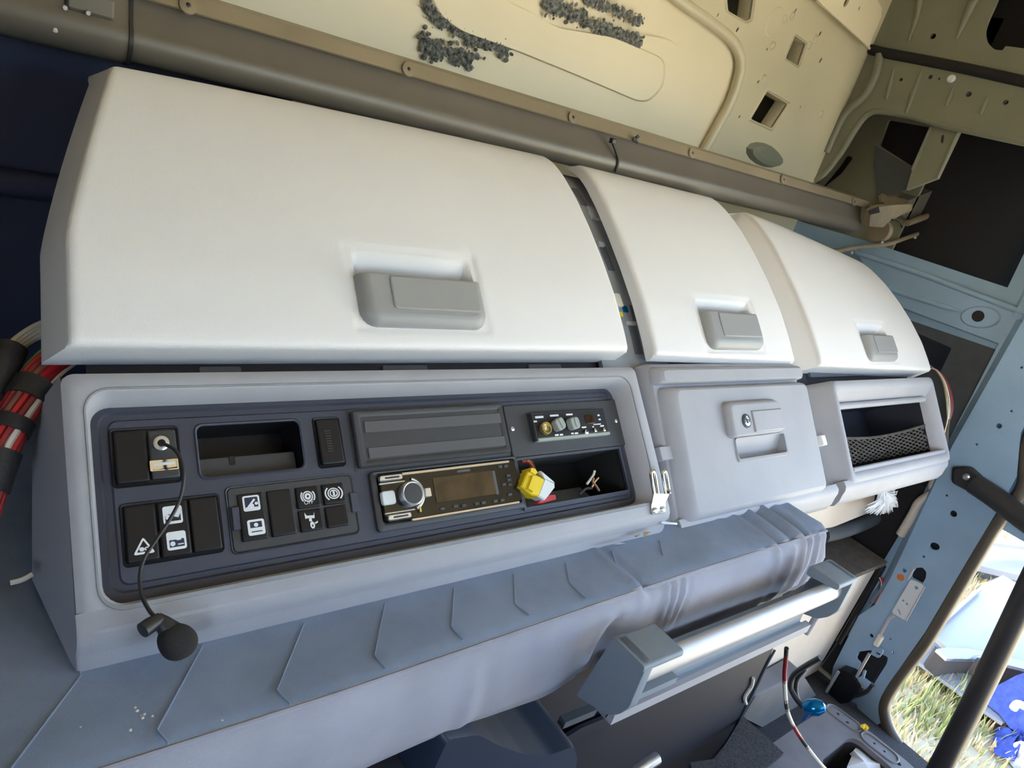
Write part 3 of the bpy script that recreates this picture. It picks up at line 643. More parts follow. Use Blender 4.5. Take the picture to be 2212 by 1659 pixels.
# group A: blank switch and audio/USB sockets
A = RT(k1, (212, 272), (748, 240), (795, 660), (275, 722)); bezel('switch_well', A, .002, M['black'])
wA = (A[1]-A[0]); sA = A[0]+wA*.52
switch((A[0], sA, A[2], A[3]))
au, _ = switch((sA, A[1], A[2]+.001, A[3]-.001), mt='dark2', label='socket insert with audio jack and USB port'); au.name = 'socket_insert'
jc = cen(k1, 632, 368); lathe('audio_jack', FF.P(*jc, TOP+.003), FF.n, [(.0068, 0), (.0066, .003), (.0052, .0036), (.0034, .0034), (.0030, .001)], M['silver'], au, 18)
lathe('jack_hole', FF.P(*jc, TOP+.0042), FF.n, [(.0032, 0), (.0018, .001), (.0006, .0012)], M['black'], au, 12)
uc = cen(k1, 655, 548)
loft('usb_port', FF, [rr(uc[0]-.0115, uc[0]+.0115, uc[1]-.0047, uc[1]+.0047, .001, TOP+.003), rr(uc[0]-.0115, uc[0]+.0115, uc[1]-.0047, uc[1]+.0047, .001, TOP+.0062), rr(uc[0]-.0105, uc[0]+.0105, uc[1]-.0037, uc[1]+.0037, .0008, TOP+.0062), rr(uc[0]-.0105, uc[0]+.0105, uc[1]-.0037, uc[1]+.0037, .0008, TOP+.005)], M['chrome'], au)
pad('usb_tongue', FF, (uc[0]-.0085, uc[0]+.0085, uc[1]+.0002, uc[1]+.0026), .0004, TOP+.0045, TOP+.0058, M['white_pl'], au, .0003)
# cubby
loft('cubby', FF, [rr(Cb[0]-.003, Cb[1]+.003, Cb[2]-.003, Cb[3]+.003, .008, TOP-.0002), rr(Cb[0]-.0015, Cb[1]+.0015, Cb[2]-.0015, Cb[3]+.0015, .007, TOP+.0014), rr(Cb[0], Cb[1], Cb[2], Cb[3], .006, TOP+.0006), rr(Cb[0], Cb[1], Cb[2], Cb[3], .006, TOP-.0025)], M['dark'], sc, False, False)
loft('cubby_recess', FF, [rr(*Cb, .006, TOP-.002), rr(Cb[0]+.002, Cb[1]-.002, Cb[2]+.002, Cb[3]-.002, .006, TOP-.045)], M['black'], sc, False, True)
pad('cubby_floor', FF, (Cb[0]+.002, Cb[1]-.002, Cb[2]+.0015, Cb[2]+(Cb[3]-Cb[2])*.42), .003, TOP-.045, TOP-.014, M['dark2'], sc, .001)
pad('cubby_notch', FF, (Cb[0]+.030, Cb[0]+.036, Cb[2]+(Cb[3]-Cb[2])*.24, Cb[2]+(Cb[3]-Cb[2])*.43), .002, TOP-.02, TOP-.0135, M['black'], sc, .0003)
# single rocker
S1 = RT(k1, (1865, 178), (2060, 165), (2135, 545), (1940, 550)); bezel('switch_well', S1, .002, M['black']); s1o, tp1 = switch(S1, mt='black')
for i in range(9):
    y = S1[2]+(S1[3]-S1[2])*(.28+.055*i); pad('rib', FF, (S1[0]+.008, S1[0]+.014, y, y+.0008), .0002, tp1(y)-.001, tp1(y)+.0002, M['dark2'], s1o, .0001)
# group B: three switches
B = RT(k1, (300, 888), (1080, 790), (1140, 1230), (360, 1365)); bezel('switch_well', B, .002, M['black']); wB = (B[1]-B[0])/3
bs = [switch((B[0]+wB*i, B[0]+wB*(i+1), B[2], B[3])) for i in range(3)]
TRI = [(-1, -.9), (1, -.9), (0, 1)]
c = cen(k1, 490, 1205); prt(bs[0][0], (*c, .0085, .0075), bs[0][1], [(0, rnd(TRI, .3)), (2, rnd([(-.66, -.66), (.66, -.66), (0, .62)], .1)), (0, circ(-.2, -.35, .24)), (0, circ(.25, -.35, .22)), (2, circ(.25, -.35, .1))])
c = cen(k1, 728, 950); prt(bs[1][0], (*c, .0078, .0078), bs[1][1], [(0, sq), (1, [(-.8, -.7), (.8, -.7), (.8, .1), (.55, -.35), (.1, -.2), (-.3, .15), (-.8, -.1)]), (0, circ(.1, .25, .45)), (0, circ(-.5, -.25, .28)), (2, [(-.6, -.65), (.6, -.65), (.6, -.5), (-.6, -.5)])])
c = cen(k1, 757, 1160); prt(bs[1][0], (*c, .0078, .0078), bs[1][1], [(0, sq), (1, [(-.75, -.7), (.78, -.7), (.78, .1), (.6, .2), (.4, .0), (.1, .0), (-.1, .1), (-.75, .1)]), (0, circ(-.42, -.32, .27)), (0, [(.1, -.5), (.7, -.5), (.7, -.38), (.1, -.38)])])
# group C: four-way switch module
C_ = rect_of(FF, [k1(1145, 735), (752, 1027), (779, 1150), k1(1235, 1265)], TOP)
loft('module_frame', FF, [rr(C_[0]-.0015, C_[1]+.0015, C_[2]-.0015, C_[3]+.0015, .005, TOP-.0003), rr(C_[0]-.001, C_[1]+.001, C_[2]-.001, C_[3]+.001, .005, TOP+.0014), rr(C_[0], C_[1], C_[2], C_[3], .004, TOP+.0010), rr(C_[0]+.0005, C_[1]-.0005, C_[2]+.0005, C_[3]-.0005, .004, TOP+.0002), rr(C_[0]+.001, C_[1]-.001, C_[2]+.001, C_[3]-.001, .004, TOP+.0012)], M['dark2'], sc)
q3 = lambda x, y: (480+x/7.135, 1010+y/7.135)
sws = [((195, 412), (620, 362), (735, 1080), (320, 1160)), ((650, 350), (1065, 305), (1165, 1015), (775, 1090)), ((1095, 300), (1475, 258), (1590, 965), (1215, 1030)), ((1500, 250), (1860, 210), (1985, 905), (1625, 955))]
rc = [rect_of(FF, [q3(*p) for p in s], TOP+.003) for s in sws]
yb = sum(r_[2] for r_ in rc)/4; yt = sum(r_[3] for r_ in rc)/4
def sw2(r_): return (r_[0], r_[1], yb, yt)
for i in (0, 1):
    o, tp = switch(sw2(rc[i]))
    if i == 0:
        c = cen(q3, 450, 548); prt(o, (*c, .0078, .0072), tp, [(0, sq), (1, sqi), (0, circ(0, -.35, .28)), (0, [(-.6, -.5), (-.45, -.65), (.5, .4), (.3, .55)]), (0, circ(.55, -.1, .2)), (0, [(-.78, -.78), (.78, -.78), (.78, -.55), (-.78, -.5)])])
        c = cen(q3, 520, 920); prt(o, (*c, .0078, .0072), tp, [(0, sq), (1, [(-.7, -.05), (.7, -.05), (.7, .72), (-.7, .72)]), (0, circ(0, .3, .26)), (1, [(-.7, -.62), (.7, -.62), (.55, -.48), (-.55, -.48)])])
ym = (yb+yt)/2
for i in (2, 3):
    r_ = rc[i]
    for lo, hi, up in ((yb, ym, False), (ym, yt, True)):
        o, tp = switch((r_[0], r_[1], lo, hi))
        if i == 2 and up:
            c = cen(q3, 1315, 445); prt(o, (*c, .0075, .0075), tp, [(0, ring(0, 0, .72, .16)), (0, circ(0, 0, .45)), (2, circ(0, 0, .16)), (0, ring(0, 0, 1, .18, 140, 220, 8)), (0, ring(0, 0, 1, .18, -40, 40, 8))])
            cu = bpy.data.curves.new('t', 'FONT'); cu.body = 'OFF'; cu.size = .0055; cu.align_x = 'CENTER'
            to = bpy.data.objects.new('t', cu); COL.objects.link(to); bpy.context.view_layer.update()
            tm = to.evaluated_get(bpy.context.evaluated_depsgraph_get()).to_mesh()
            tv = [Vector(x.co) for x in tm.vertices]; tf = [tuple(p.vertices) for p in tm.polygons]; to.to_mesh_clear if False else None
            c = cen(q3, 1325, 535); mk('lettering', [FF.P(c[0]+x.x, c[1]-.002+x.y, tp(c[1])+.0002) for x in tv], tf, wp, o, 0)
            bpy.data.objects.remove(to, do_unlink=True)
        if i == 3 and up:
            c = cen(q3, 1715, 398); prt(o, (*c, .0092, .0080), tp, [(0, ring(0, 0, .72, .14)), (0, ring(0, 0, .48, .14)), (0, [(-.12, -.3), (.12, -.3), (.12, .3), (-.12, .3)]), (0, ring(0, 0, 1.05, .16, 130, 230, 8)), (0, ring(0, 0, 1.05, .16, -50, 50, 8))])
        if i == 2 and not up:
            c = cen(q3, 1370, 815); prt(o, (*c, .0062, .0085), tp, [(0, [(-.9, 1), (-.6, .6), (.5, .55), (.7, .95), (.6, .2), (-.5, .3), (-.9, .25)]), (0, [(-.35, .25), (.1, .25), (.1, -.1), (-.35, -.1)]), (0, ell(.05, -.55, .38, .42, .3, 12)), (2, ell(.05, -.62, .12, .15, 0, 10)), (0, [(.45, -.3), (1, -.15), (.95, -.35), (.5, -.5)])])
for qd in (((115, 615), (235, 605), (290, 960), (165, 985)), ((1940, 400), (2045, 385), (2105, 690), (1990, 700))):
    pad('clip_tab', FF, rect_of(FF, [q3(*p) for p in qd], TOP), .001, TOP, TOP+.0035, M['dark'], sc, .0008)
# blank cover
BK = RT(k2, (90, 150), (1062, 105), (1140, 410), (165, 520))
bk = loft('blank_cover', FF, [rr(BK[0]-.003, BK[1]+.003, BK[2]-.003, BK[3]+.003, .002, TOP-.003), rr(BK[0]-.003, BK[1]+.003, BK[2]-.003, BK[3]+.003, .002, TOP+.0004), rr(BK[0], BK[1], BK[2], BK[3], .003, TOP+.0005), rr(BK[0], BK[1], BK[2], BK[3], .003, TOP+.005), rr(BK[0]+.0015, BK[1]-.0015, BK[2]+.0015, BK[3]-.0015, .002, TOP+.0065), rr(BK[0]+.008, BK[1]-.008, BK[2]+.006, BK[3]-.006, .001, TOP+.0066), rr(BK[0]+.009, BK[1]-.009, BK[2]+.007, BK[3]-.007, .001, TOP+.0058)], M['dark2'], sc)
hB = BK[3]-BK[2]; wB_ = BK[1]-BK[0]
for y0, y1 in ((.60, .80), (.14, .33)): pad('strip', FF, (BK[0]+wB_*.06, BK[1]-wB_*.035, BK[2]+hB*y0, BK[2]+hB*y1), .0005, TOP+.0056, TOP+.0070, M['strip'], bk, .0004)
# radio mounting plate and open slot to the right
CP = RT(k2, (1078, 112), (1815, 68), (1880, 385), (1155, 425))
cp = pad('mounting_plate', FF, (CP[0], CP[1]+.004, CP[2], CP[3]), .004, TOP-.002, TOP+.0028, M['dark2'], sc)
for p in ((1147, 262), (1815, 210)):
    a, b = FF.q(*k2(*p), TOP); lathe('screw', FF.P(a, b, TOP+.0025), FF.n, [(.0030, 0), (.0028, .0012), (.0012, .0018)], M['silver'], cp, 12)
loft('open_slot', FF, [rr(SL[0]-.004, SL[1]+.004, SL[2]-.004, SL[3]+.003, .002, TOP-.001), rr(SL[0]-.004, SL[1]+.004, SL[2]-.004, SL[3]+.003, .002, TOP+.0022), rr(SL[0], SL[1], SL[2], SL[3], .0015, TOP+.0022), rr(SL[0], SL[1], SL[2], SL[3], .0015, TOP+.0004)], M['dark'], sc, False, False)
loft('slot_inside', FF, [rr(*SL, .0015, TOP-.002), rr(*SL, .0015, TOP-.09)], M['darkhole'], sc, False, True)

# ================================================================== UNITS IN AND BESIDE THE CONSOLE
# ---- car radio
r2 = lambda x, y: (800+x/6.506, 970+y/6.506)
RAD = rect_of(FF, [(812, 1030), (1107, 990), (1125, 1075), (835, 1140)], TOP+.004)
rad = thing('car_radio', 'gloss black car radio with round silver-ringed knob and amber display', 'radio', FF.P((RAD[0]+RAD[1])/2, RAD[2], TOP))
x0, x1, y0, y1 = RAD
loft('bezel', FF, [rr(x0-.008, x1+.006, y0-.008, y1+.004, .004, TOP-.002), rr(x0-.008, x1+.006, y0-.008, y1+.004, .004, TOP+.0035), rr(x0-.0065, x1+.005, y0-.0065, y1+.003, .003, TOP+.0045), rr(x0-.0015, x1+.0015, y0-.0015, y1+.0015, .003, TOP+.004), rr(x0-.001, x1+.001, y0-.001, y1+.001, .003, TOP+.001)], M['dark2'], rad)
T0 = TOP+.007
loft('face', FF, [rr(x0, x1, y0, y1, .005, TOP), rr(x0, x1, y0, y1, .005, T0-.0015), rr(x0+.001, x1-.001, y0+.001, y1-.001, .004, T0)], M['gloss'], rad)
def rq(*p): return rect_of(FF, [r2(*c) for c in p], T0)
def rpad(name, quad, h, m_, par=rad, r=.001, bev=.0005): return pad(name, FF, rq(*quad), r, T0-.001, T0+h, m_, par, bev)
dsp = rpad('display', ((870, 400), (1690, 310), (1790, 640), (920, 750)), .0009, M['amber'], rad, .001)
rpad('display_edge', ((1690, 310), (1735, 305), (1810, 635), (1775, 640)), .0012, M['strip'])
kc = FF.q(*r2(600, 620), T0+.008)
kn = lathe('volume_knob', FF.P(*kc, T0-.001), FF.n, [(.0132, 0), (.0132, .008), (.0128, .0096), (.0118, .0102), (.0110, .0098)], M['silver'], rad, 36)
lathe('knob_face', FF.P(*kc, T0+.0086), FF.n, [(.0111, 0), (.0106, .0006), (.0008, .0008)], M['dark2'], kn, 36)
ring_pts = [FF.P(kc[0]+.0168*math.cos(R_(a)), kc[1]+.0168*math.sin(R_(a)), T0+.001) for a in range(-70, 75, 8)]
tube('knob_arc', ring_pts, .0016, M['silver'], rad, 8)
rpad('arc_button', ((745, 560), (825, 550), (835, 665), (760, 690)), .004, M['silver'])
rpad('arc_pin', ((650, 815), (680, 815), (725, 885), (695, 900)), .003, M['brass'])
rpad('source_button', ((130, 600), (325, 585), (350, 775), (165, 800)), .0035, M['white_pl'], rad, .003, .001)
for q_, s_ in ((((110, 375), (445, 360), (430, 430), (115, 465)), 'up_button'), (((205, 935), (545, 895), (575, 945), (270, 1030)), 'down_button')):
    o = rpad(s_, q_, .003, M['silver'], rad, .002, .0008); a0, a1, b0, b1 = rq(*q_)
    pad('inlay', FF, (a0+.006, a1-.004, b0+.002, b1-.002), .0008, T0+.002, T0+.0034, M['navy_print'], o, .0002)
for q_ in (((115, 480), (480, 450), (480, 470), (118, 503)), ((200, 905), (620, 840), (622, 858), (203, 922))): rpad('chrome_line', q_, .0016, M['silver'], rad, .0004, .0003)
rpad('gold_strip', ((310, 340), (1940, 170), (1945, 195), (560, 352)), .0016, M['gold'], rad, .0006, .0004)
rpad('gold_strip', ((560, 975), (2085, 740), (2090, 765), (600, 1005)), .0016, M['gold'], rad, .0006, .0004)
for x, y in ((1010, 840), (1195, 805), (1310, 795), (1490, 770), (1585, 757), (1755, 733), (1850, 722), (1955, 640), (1935, 375), (1945, 435), (1960, 500), (1875, 500), (1820, 248), (1900, 242)):
    a, b = FF.q(*r2(x, y), T0); o = pad('button', FF, (a-.0032, a+.0032, b-.0017, b+.0017), .0008, T0-.001, T0+.0012, M['dark2'], rad, .0004)
    pad('button_mark', FF, (a-.0015, a+.0015, b-.0006, b+.0006), .0002, T0+.001, T0+.0014, M['strip'], o, .0001)
a, b = FF.q(*r2(1310, 305), T0); pad('maker_mark', FF, (a-.009, a+.009, b-.0013, b+.0013), .0006, T0-.0005, T0+.0002, M['strip'], rad, .0001)

# ---- two-way radio
r1 = lambda x, y: (1120+x/10.05, 870+y/10.05)
CBR = rect_of(FF, [k2(1258, 158), k2(1728, 132), k2(1778, 290), k2(1308, 345)], TOP+.006)
cb = thing('two_way_radio', 'small black two-way radio with grey knobs and brass microphone socket', 'radio', FF.P((CBR[0]+CBR[1])/2, CBR[2], TOP))
T1 = TOP+.010
loft('case', FF, [rr(CBR[0], CBR[1], CBR[2], CBR[3], .001, TOP), rr(CBR[0], CBR[1], CBR[2], CBR[3], .001, T1-.0015), rr(CBR[0]+.0012, CBR[1]-.0012, CBR[2]+.0012, CBR[3]-.0012, .001, T1)], M['dark2'], cb)
pad('front', FF, (CBR[0]+.003, CBR[1]-.002, CBR[2]+.004, CBR[3]-.002), .001, T1-.001, T1+.0006, M['black'], cb, .0003)
pad('lower_lip', FF, (CBR[0]+.002, CBR[1], CBR[2]-.001, CBR[2]+.003), .0008, TOP+.003, T1+.001, M['knob_grey'], cb, .0006)
c = FF.q(*r1(560, 570), T1); lathe('microphone_socket', FF.P(*c, T1), FF.n, [(.0088, 0), (.0088, .003), (.0078, .006), (.0062, .006), (.0058, .002)], M['brass'], cb, 20)
lathe('socket_core', FF.P(*c, T1+.002), FF.n, [(.0042, 0), (.0036, .0025), (.0005, .003)], M['chrome'], cb, 12)
for x, y, rt in ((885, 465, .35), (1205, 445, .1)):
    c = FF.q(*r1(x, y), T1+.006); f2 = Fr(FF.P(*c, 0), (AX*math.cos(rt)+VUP*math.sin(rt)), (VUP*math.cos(rt)-AX*math.sin(rt)))
    o = pad('knob', f2, (-.0078, .0078, -.0078, .0078), .0045, T1, T1+.0095, M['knob_grey'], cb, .0012)
    pad('knob_ridge', f2, (-.0012, .0012, -.0065, .0065), .0005, T1+.009, T1+.0105, M['knob_grey'], o, .0004)
for x, y, w_, h_ in ((445, 315, 185, 60), (360, 410, 70, 45), (770, 280, 200, 55), (1095, 258, 160, 50), (1415, 535, 110, 45), (825, 703, 85, 45), (925, 695, 75, 45), (1165, 670, 60, 45), (1252, 665, 80, 45), (1700, 470, 190, 30), (1805, 505, 95, 45), (1612, 525, 40, 40), (1730, 275, 55, 50), (1755, 365, 55, 45)):
    a, b = FF.q(*r1(x, y), T1); sx = w_/10.05*.00060*.5; sy = h_/10.05*.00058*.5
    pad('printed_mark', FF, (a-sx*1.25, a+sx*1.25, b-sy*.8, b+sy*.8), .0004, T1, T1+.0009, M['white_print'], cb, .0001)
c = FF.q(*r1(1550, 350), T1); pad('channel_window', FF, (c[0]-.010, c[0]+.007, c[1]-.0065, c[1]+.0065), .0008, T1, T1+.0012, M['amber'], cb, .0004)
for x, y, rr_ in ((1450, 640, .0034), (1645, 605, .0026), (1838, 590, .0026)):
    c = FF.q(*r1(x, y), T1); lathe('push_button', FF.P(*c, T1), FF.n, [(rr_, 0), (rr_*.95, .003), (rr_*.4, .0038)], M['chrome'], cb, 12)

# ---- loose plug hanging in the open slot
pg = thing('wire_plug', 'yellow and white wiring plug with red tail in the open slot', 'plug', FF.w(1165, 1075, TOP))
e5 = lambda x, y: (1100+x/5.821, 960+y/5.821)
def pq(pts, n): return FF.poly([e5(*p) for p in pts], n)
def slab(name, pts, m_, par, n0, n1, k=.9):
    P_ = pq(pts, n1); cx_ = sum(p[0] for p in P_)/len(P_); cy_ = sum(p[1] for p in P_)/len(P_)
    return loft(name, FF, [[(a, b, n0) for a, b in P_], [(a, b, n1-.0015) for a, b in P_], [(cx_+(a-cx_)*k, cy_+(b-cy_)*k, n1) for a, b in P_]], m_, par, True)
yw = slab('yellow_shell', [(235, 335), (385, 400), (450, 440), (370, 655), (285, 635), (150, 525)], M['yellow'], pg, TOP-.002, TOP+.016)
slab('latch', [(275, 290), (330, 300), (360, 350), (335, 385), (265, 345)], M['yellow'], yw, TOP, TOP+.018)
slab('ridge', [(300, 380), (370, 410), (300, 600), (235, 560)], M['yellow'], yw, TOP+.012, TOP+.019)
slab('white_shell', [(450, 430), (575, 490), (580, 540), (455, 700), (365, 655)], M['white_pl'], pg, TOP-.002, TOP+.013)
slab('white_latch', [(400, 330), (560, 465), (580, 490), (440, 430)], M['white_pl'], pg, TOP, TOP+.011)
slab('red_tail', [(455, 640), (590, 625), (600, 690), (400, 745), (345, 740)], M['red'], pg, TOP-.002, TOP+.006)
for i, (m_, dx) in enumerate((('brass', 0), ('brown_w', 14), ('darkred', -12))):
    tube('wire', cr([FF.w(*e5(300+dx, 300), TOP+.008), FF.w(*e5(270+dx, 250), TOP+.004), FF.w(*e5(240+dx*2, 215), TOP+.002), FF.w(*e5(180+dx*2, 215), TOP+.001)], 5), .002, M[m_], pg, 6)
lw = thing('loose_wires', 'brown wire ends at the back of the open slot', 'wires', FF.w(1280, 1060, TOP))
for i, pts in enumerate((((975, 500), (1020, 440), (1060, 380), (1075, 330)), ((1040, 540), (1070, 480), (1120, 420)), ((1130, 585), (1090, 520), (1050, 470), (1060, 420)), ((880, 630), (960, 560), (1040, 550)))):
    tube('wire', cr([FF.w(*e5(*p), TOP+.002+.001*j) for j, p in enumerate(pts)], 5), .0017, M[('white_w', 'brass', 'brown_w', 'tape')[i]], lw, 6)

# ---- chrome latch at the console end
la = thing('spring_latch', 'bent chrome latch with two screws at the end of the switch console', 'latch', FF.w(1422, 1110, .004))
def lw_(pts, n): return FF.poly([e5(*p) for p in pts], n)
for sx in (0, 145):
    tube('prong', cr([FF.w(*e5(1790+sx, 350), .014), FF.w(*e5(1785+sx, 400), .014), FF.w(*e5(1825+sx, 620), .012)], 4), .0024, M['chrome'], la, 8)
    tube('prong', cr([FF.w(*e5(1790+sx, 350), .014), FF.w(*e5(1825+sx, 350), .014), FF.w(*e5(1870+sx, 620), .012)], 4), .0024, M['chrome'], la, 8)
bp = [[(1820, 620), (2010, 625)], [(1815, 655), (2000, 650)], [(1795, 750), (1965, 720)], [(1790, 800), (1965, 790)], [(1800, 885), (1960, 870)]]
nn_ = [.012, .010, .004, .003, .003]
v = []; 
for (p_, q_), n_ in zip(bp, nn_): v += [FF.w(*e5(*p_), n_), FF.w(*e5(*q_), n_)]
k = len(v); v += [x-FF.n*.0015 for x in v]
f = [(2*i, 2*i+1, 2*i+3, 2*i+2) for i in range(4)]+[(k+2*i, k+2*i+2, k+2*i+3, k+2*i+1) for i in range(4)]+[(0, k, k+1, 1), (8, 9, k+9, k+8)]+[(2*i, 2*i+2, k+2*i+2, k+2*i) for i in range(4)]+[(2*i+1, k+2*i+1, k+2*i+3, 2*i+3) for i in range(4)]
mk('bent_plate', v, f, M['chrome'], la, 50)
lathe('roller', FF.w(*e5(1985, 590), .012), FF.n, [(.004, -.002), (.004, .003), (.002, .005)], M['chrome'], la, 12)
for x, y in ((1833, 830), (1930, 815)): lathe('screw', FF.w(*e5(x, y), .003), FF.n, [(.0042, 0), (.004, .002), (.0015, .003)], M['silver'], la, 12)
pf = thing('packing_film', 'crumpled clear film under the end of the switch console', 'film', FF.w(1390, 1160, -.02))
def crumple(name, pts, amp, seed, parent=pf):
    rg = random.Random(seed); P_ = [FF.w(*e5(*p), -.006+rg.uniform(-amp, amp)) for p in pts]; c_ = sum(P_, Vector())/len(P_)+FF.n*amp*1.5
    n_ = len(P_); P2 = [p-FF.n*.001 for p in P_]
    mk(name, P_+[c_]+P2+[c_-FF.n*.001], [(i, (i+1) % n_, n_) for i in range(n_)]+[((i+1) % n_+n_+1, i+n_+1, 2*n_+1) for i in range(n_)]+[(i, i+n_+1, (i+1) % n_+n_+1, (i+1) % n_) for i in range(n_)], M['chrome'] if name == 'shiny_fold' else M['white_pl'], parent, 0)
crumple('shiny_fold', [(1245, 1295), (1300, 1260), (1380, 1235), (1470, 1240), (1380, 1280)], .003, 1)
crumple('shiny_fold', [(1575, 1150), (1620, 1115), (1660, 1130), (1600, 1165)], .003, 2)
crumple('shiny_fold', [(1680, 1095), (1730, 1060), (1800, 1095), (1740, 1120), (1700, 1165)], .004, 3)
crumple('white_strip', [(1905, 985), (1930, 965), (2110, 985), (2115, 1010), (1940, 1000)], .001, 4)

# ---- lockable flap unit in the middle
FM = Fr(FF.P(0, .195, .004), AX, (VUP*.21+FF.n*.020).normalized())
gb = thing('glove_compartment', 'grey compartment with lockable flap between switch console and netted shelf box', 'compartment', FM.P(1.03, -.22, -.05))
TL, TR, BR, BL = FM.q(1432, 833), FM.q(1737, 829), FM.q(1787, 1062), FM.q(1488, 1124)
G = ((TL[0]+BL[0])/2, (TR[0]+BR[0])/2, (BR[1]+BL[1])/2, (TL[1]+TR[1])/2)
loft('body', FM, [rr(G[0]-.016, G[1]-.002, G[2]-.012, G[3]+.040, .006, -.16), rr(G[0]-.016, G[1]-.002, G[2]-.012, G[3]+.040, .006, -.020), rr(G[0]-.010, G[1]-.004, G[2]-.006, G[3]+.036, .006, -.012)], M['fascia'], gb, True)
loft('header', FM, [rr(G[0]-.014, G[1]+.002, G[3]+.006, G[3]+.034, .006, -.03), rr(G[0]-.012, G[1]+.002, G[3]+.006, G[3]+.034, .006, -.012), rr(G[0]-.004, G[1], G[3]+.007, G[3]+.030, .006, -.002), rr(G[0]+.004, G[1]-.002, G[3]+.010, G[3]+.026, .006, .001)], M['fascia'], gb)
fl = loft('flap', FM, [rr(G[0]-.004, G[1]+.002, G[2]-.004, G[3]+.002, .010, -.022), rr(G[0]-.004, G[1]+.002, G[2]-.004, G[3]+.002, .010, -.012), rr(G[0]+.002, G[1], G[2], G[3], .012, -.003), rr(G[0]+.016, G[1]-.003, G[2]+.004, G[3]-.003, .012, .004), rr(G[0]+.022, G[1]-.006, G[2]+.010, G[3]-.006, .010, .005)], M['fascia'], gb, cap1=False, smooth=60)
FLP = (G[0]+.022, G[1]-.006, G[2]+.010, G[3]-.006)
h9 = lambda x, y: (1540+x/9.215, 840+y/9.215)
def hq(n, *p): return rect_of(FM, [h9(*c) for c in p], n)
Hh = hq(.016, (330, 260), (1250, 250), (1470, 850), (440, 930))
hd = loft('handle', FM, [rr(Hh[0]-.008, Hh[1]+.001, Hh[2]-.002, Hh[3]+.003, .012, .004), rr(Hh[0]-.007, Hh[1]+.001, Hh[2]-.001, Hh[3]+.003, .012, .010), rr(Hh[0]-.002, Hh[1], Hh[2], Hh[3], .010, .0155), rr(Hh[0]+.003, Hh[1]-.002, Hh[2]+.002, Hh[3]-.004, .008, .017)], M['fascia'], fl, smooth=60)
Hf = hq(.018, (780, 420), (1310, 400), (1490, 810), (830, 850)); pad('pull', FM, (Hf[0], Hf[1], Hf[2], Hf[3]), .002, .015, .0195, M['fascia'], hd, .002)
c = FM.q(*h9(675, 640), .018); lathe('lock_cylinder', FM.P(*c, .016), FM.n, [(.0115, 0), (.0115, .0024), (.0098, .003), (.0088, .0018)], M['dark'], hd, 24)
lathe('lock_core', FM.P(*c, .0172), FM.n, [(.0085, 0), (.008, .0022), (.0045, .0026), (.0042, .0016)], M['chrome'], hd, 24)
pad('key_slot', FM, (c[0]-.0008, c[0]+.0008, c[1]-.004, c[1]+.004), .0004, .0185, .0200, M['black'], hd, .0002)
Rc = hq(.006, (440, 980), (1410, 920), (1450, 1290), (510, 1370))
plate('flap_face', FM, [(a, b) for a, b, _ in rr(*FLP, .010, 0)], [[(a, b) for a, b, _ in rr(Rc[0], Rc[1]+.002, Rc[2], Rc[3]+.001, .004, 0)]], M['fascia'], fl, .0015, .005)
loft('finger_recess', FM, [rr(Rc[0]-.004, Rc[1]+.007, Rc[2]-.006, Rc[3]+.002, .006, .0046), rr(Rc[0]-.002, Rc[1]+.005, Rc[2]-.004, Rc[3]+.002, .006, .0078), rr(Rc[0], Rc[1]+.002, Rc[2], Rc[3]+.001, .004, .0072), [(a, b, .001-.016*max(0, (Rc[3]-b)/(Rc[3]-Rc[2]))) for a, b, _ in rr(Rc[0]+.001, Rc[1]+.001, Rc[2]+.001, Rc[3]+.001, .004, 0)]], M['fascia'], fl, smooth=50)
# ---- netted shelf box at the right
FX = Fr(FF.P(0, .18, .004), AX, (VUP*.21+FF.n*.020).normalized())
s4 = lambda x, y: (1740+x/4.147, 760+y/4.147)
sb = thing('shelf_box', 'open grey shelf box with black net, at the end beside the door pillar', 'shelf box', FX.P(1.55, -.22, -.05))
O_ = rect_of(FX, [s4(200, 190), s4(1145, 290), s4(1322, 1000), s4(425, 1130)]); I_ = rect_of(FX, [s4(255, 270), s4(1150, 385), s4(1275, 935), s4(448, 1030)])
I_ = (I_[0], I_[1], I_[2], I_[3])
loft('housing', FX, [rr(O_[0]-.060, O_[1]-.02, O_[2]-.01, O_[3], .01, -.20), rr(O_[0]-.055, O_[1]-.006, O_[2]-.012, O_[3], .012, -.060), rr(O_[0]-.002, O_[1]+.002, O_[2]-.004, O_[3]+.002, .016, -.008), rr(O_[0]+.002, O_[1], O_[2], O_[3], .016, -.001), rr(O_[0]+.008, O_[1]-.006, O_[2]+.006, O_[3]-.006, .012, .001),
     rr(I_[0]-.004, I_[1]+.004, I_[2]-.003, I_[3]+.003, .008, 0), rr(I_[0], I_[1], I_[2], I_[3], .006, -.004), rr(I_[0]+.006, I_[1]-.010, I_[2]+.004, I_[3]-.018, .006, -.016), rr(I_[0]+.008, I_[1]-.016, I_[2]+.006, I_[3]-.020, .006, -.03)], M['fascia'], sb, True, False, 50)
loft('inside', FX, [rr(I_[0]+.008, I_[1]-.016, I_[2]+.006, I_[3]-.020, .006, -.028), rr(I_[0]+.009, I_[1]-.03, I_[2]+.02, I_[3]-.03, .01, -.15)], M['navy_trim'], sb, False, True)
loft('shelf_lip', FX, [rr(I_[0]+.002, I_[1]-.004, I_[2]-.001, I_[2]+.008, .002, -.012), rr(I_[0]+.002, I_[1]-.004, I_[2]-.001, I_[2]+.008, .002, -.003), rr(I_[0]+.004, I_[1]-.006, I_[2]+.001, I_[2]+.006, .002, -.001)], M['fascia'], sb)
tube('top_rail', [FX.P(I_[0]+.006, I_[3]-.026, -.018), FX.P(I_[1]-.02, I_[3]-.026, -.018)], .007, M['fascia'], sb, 10)
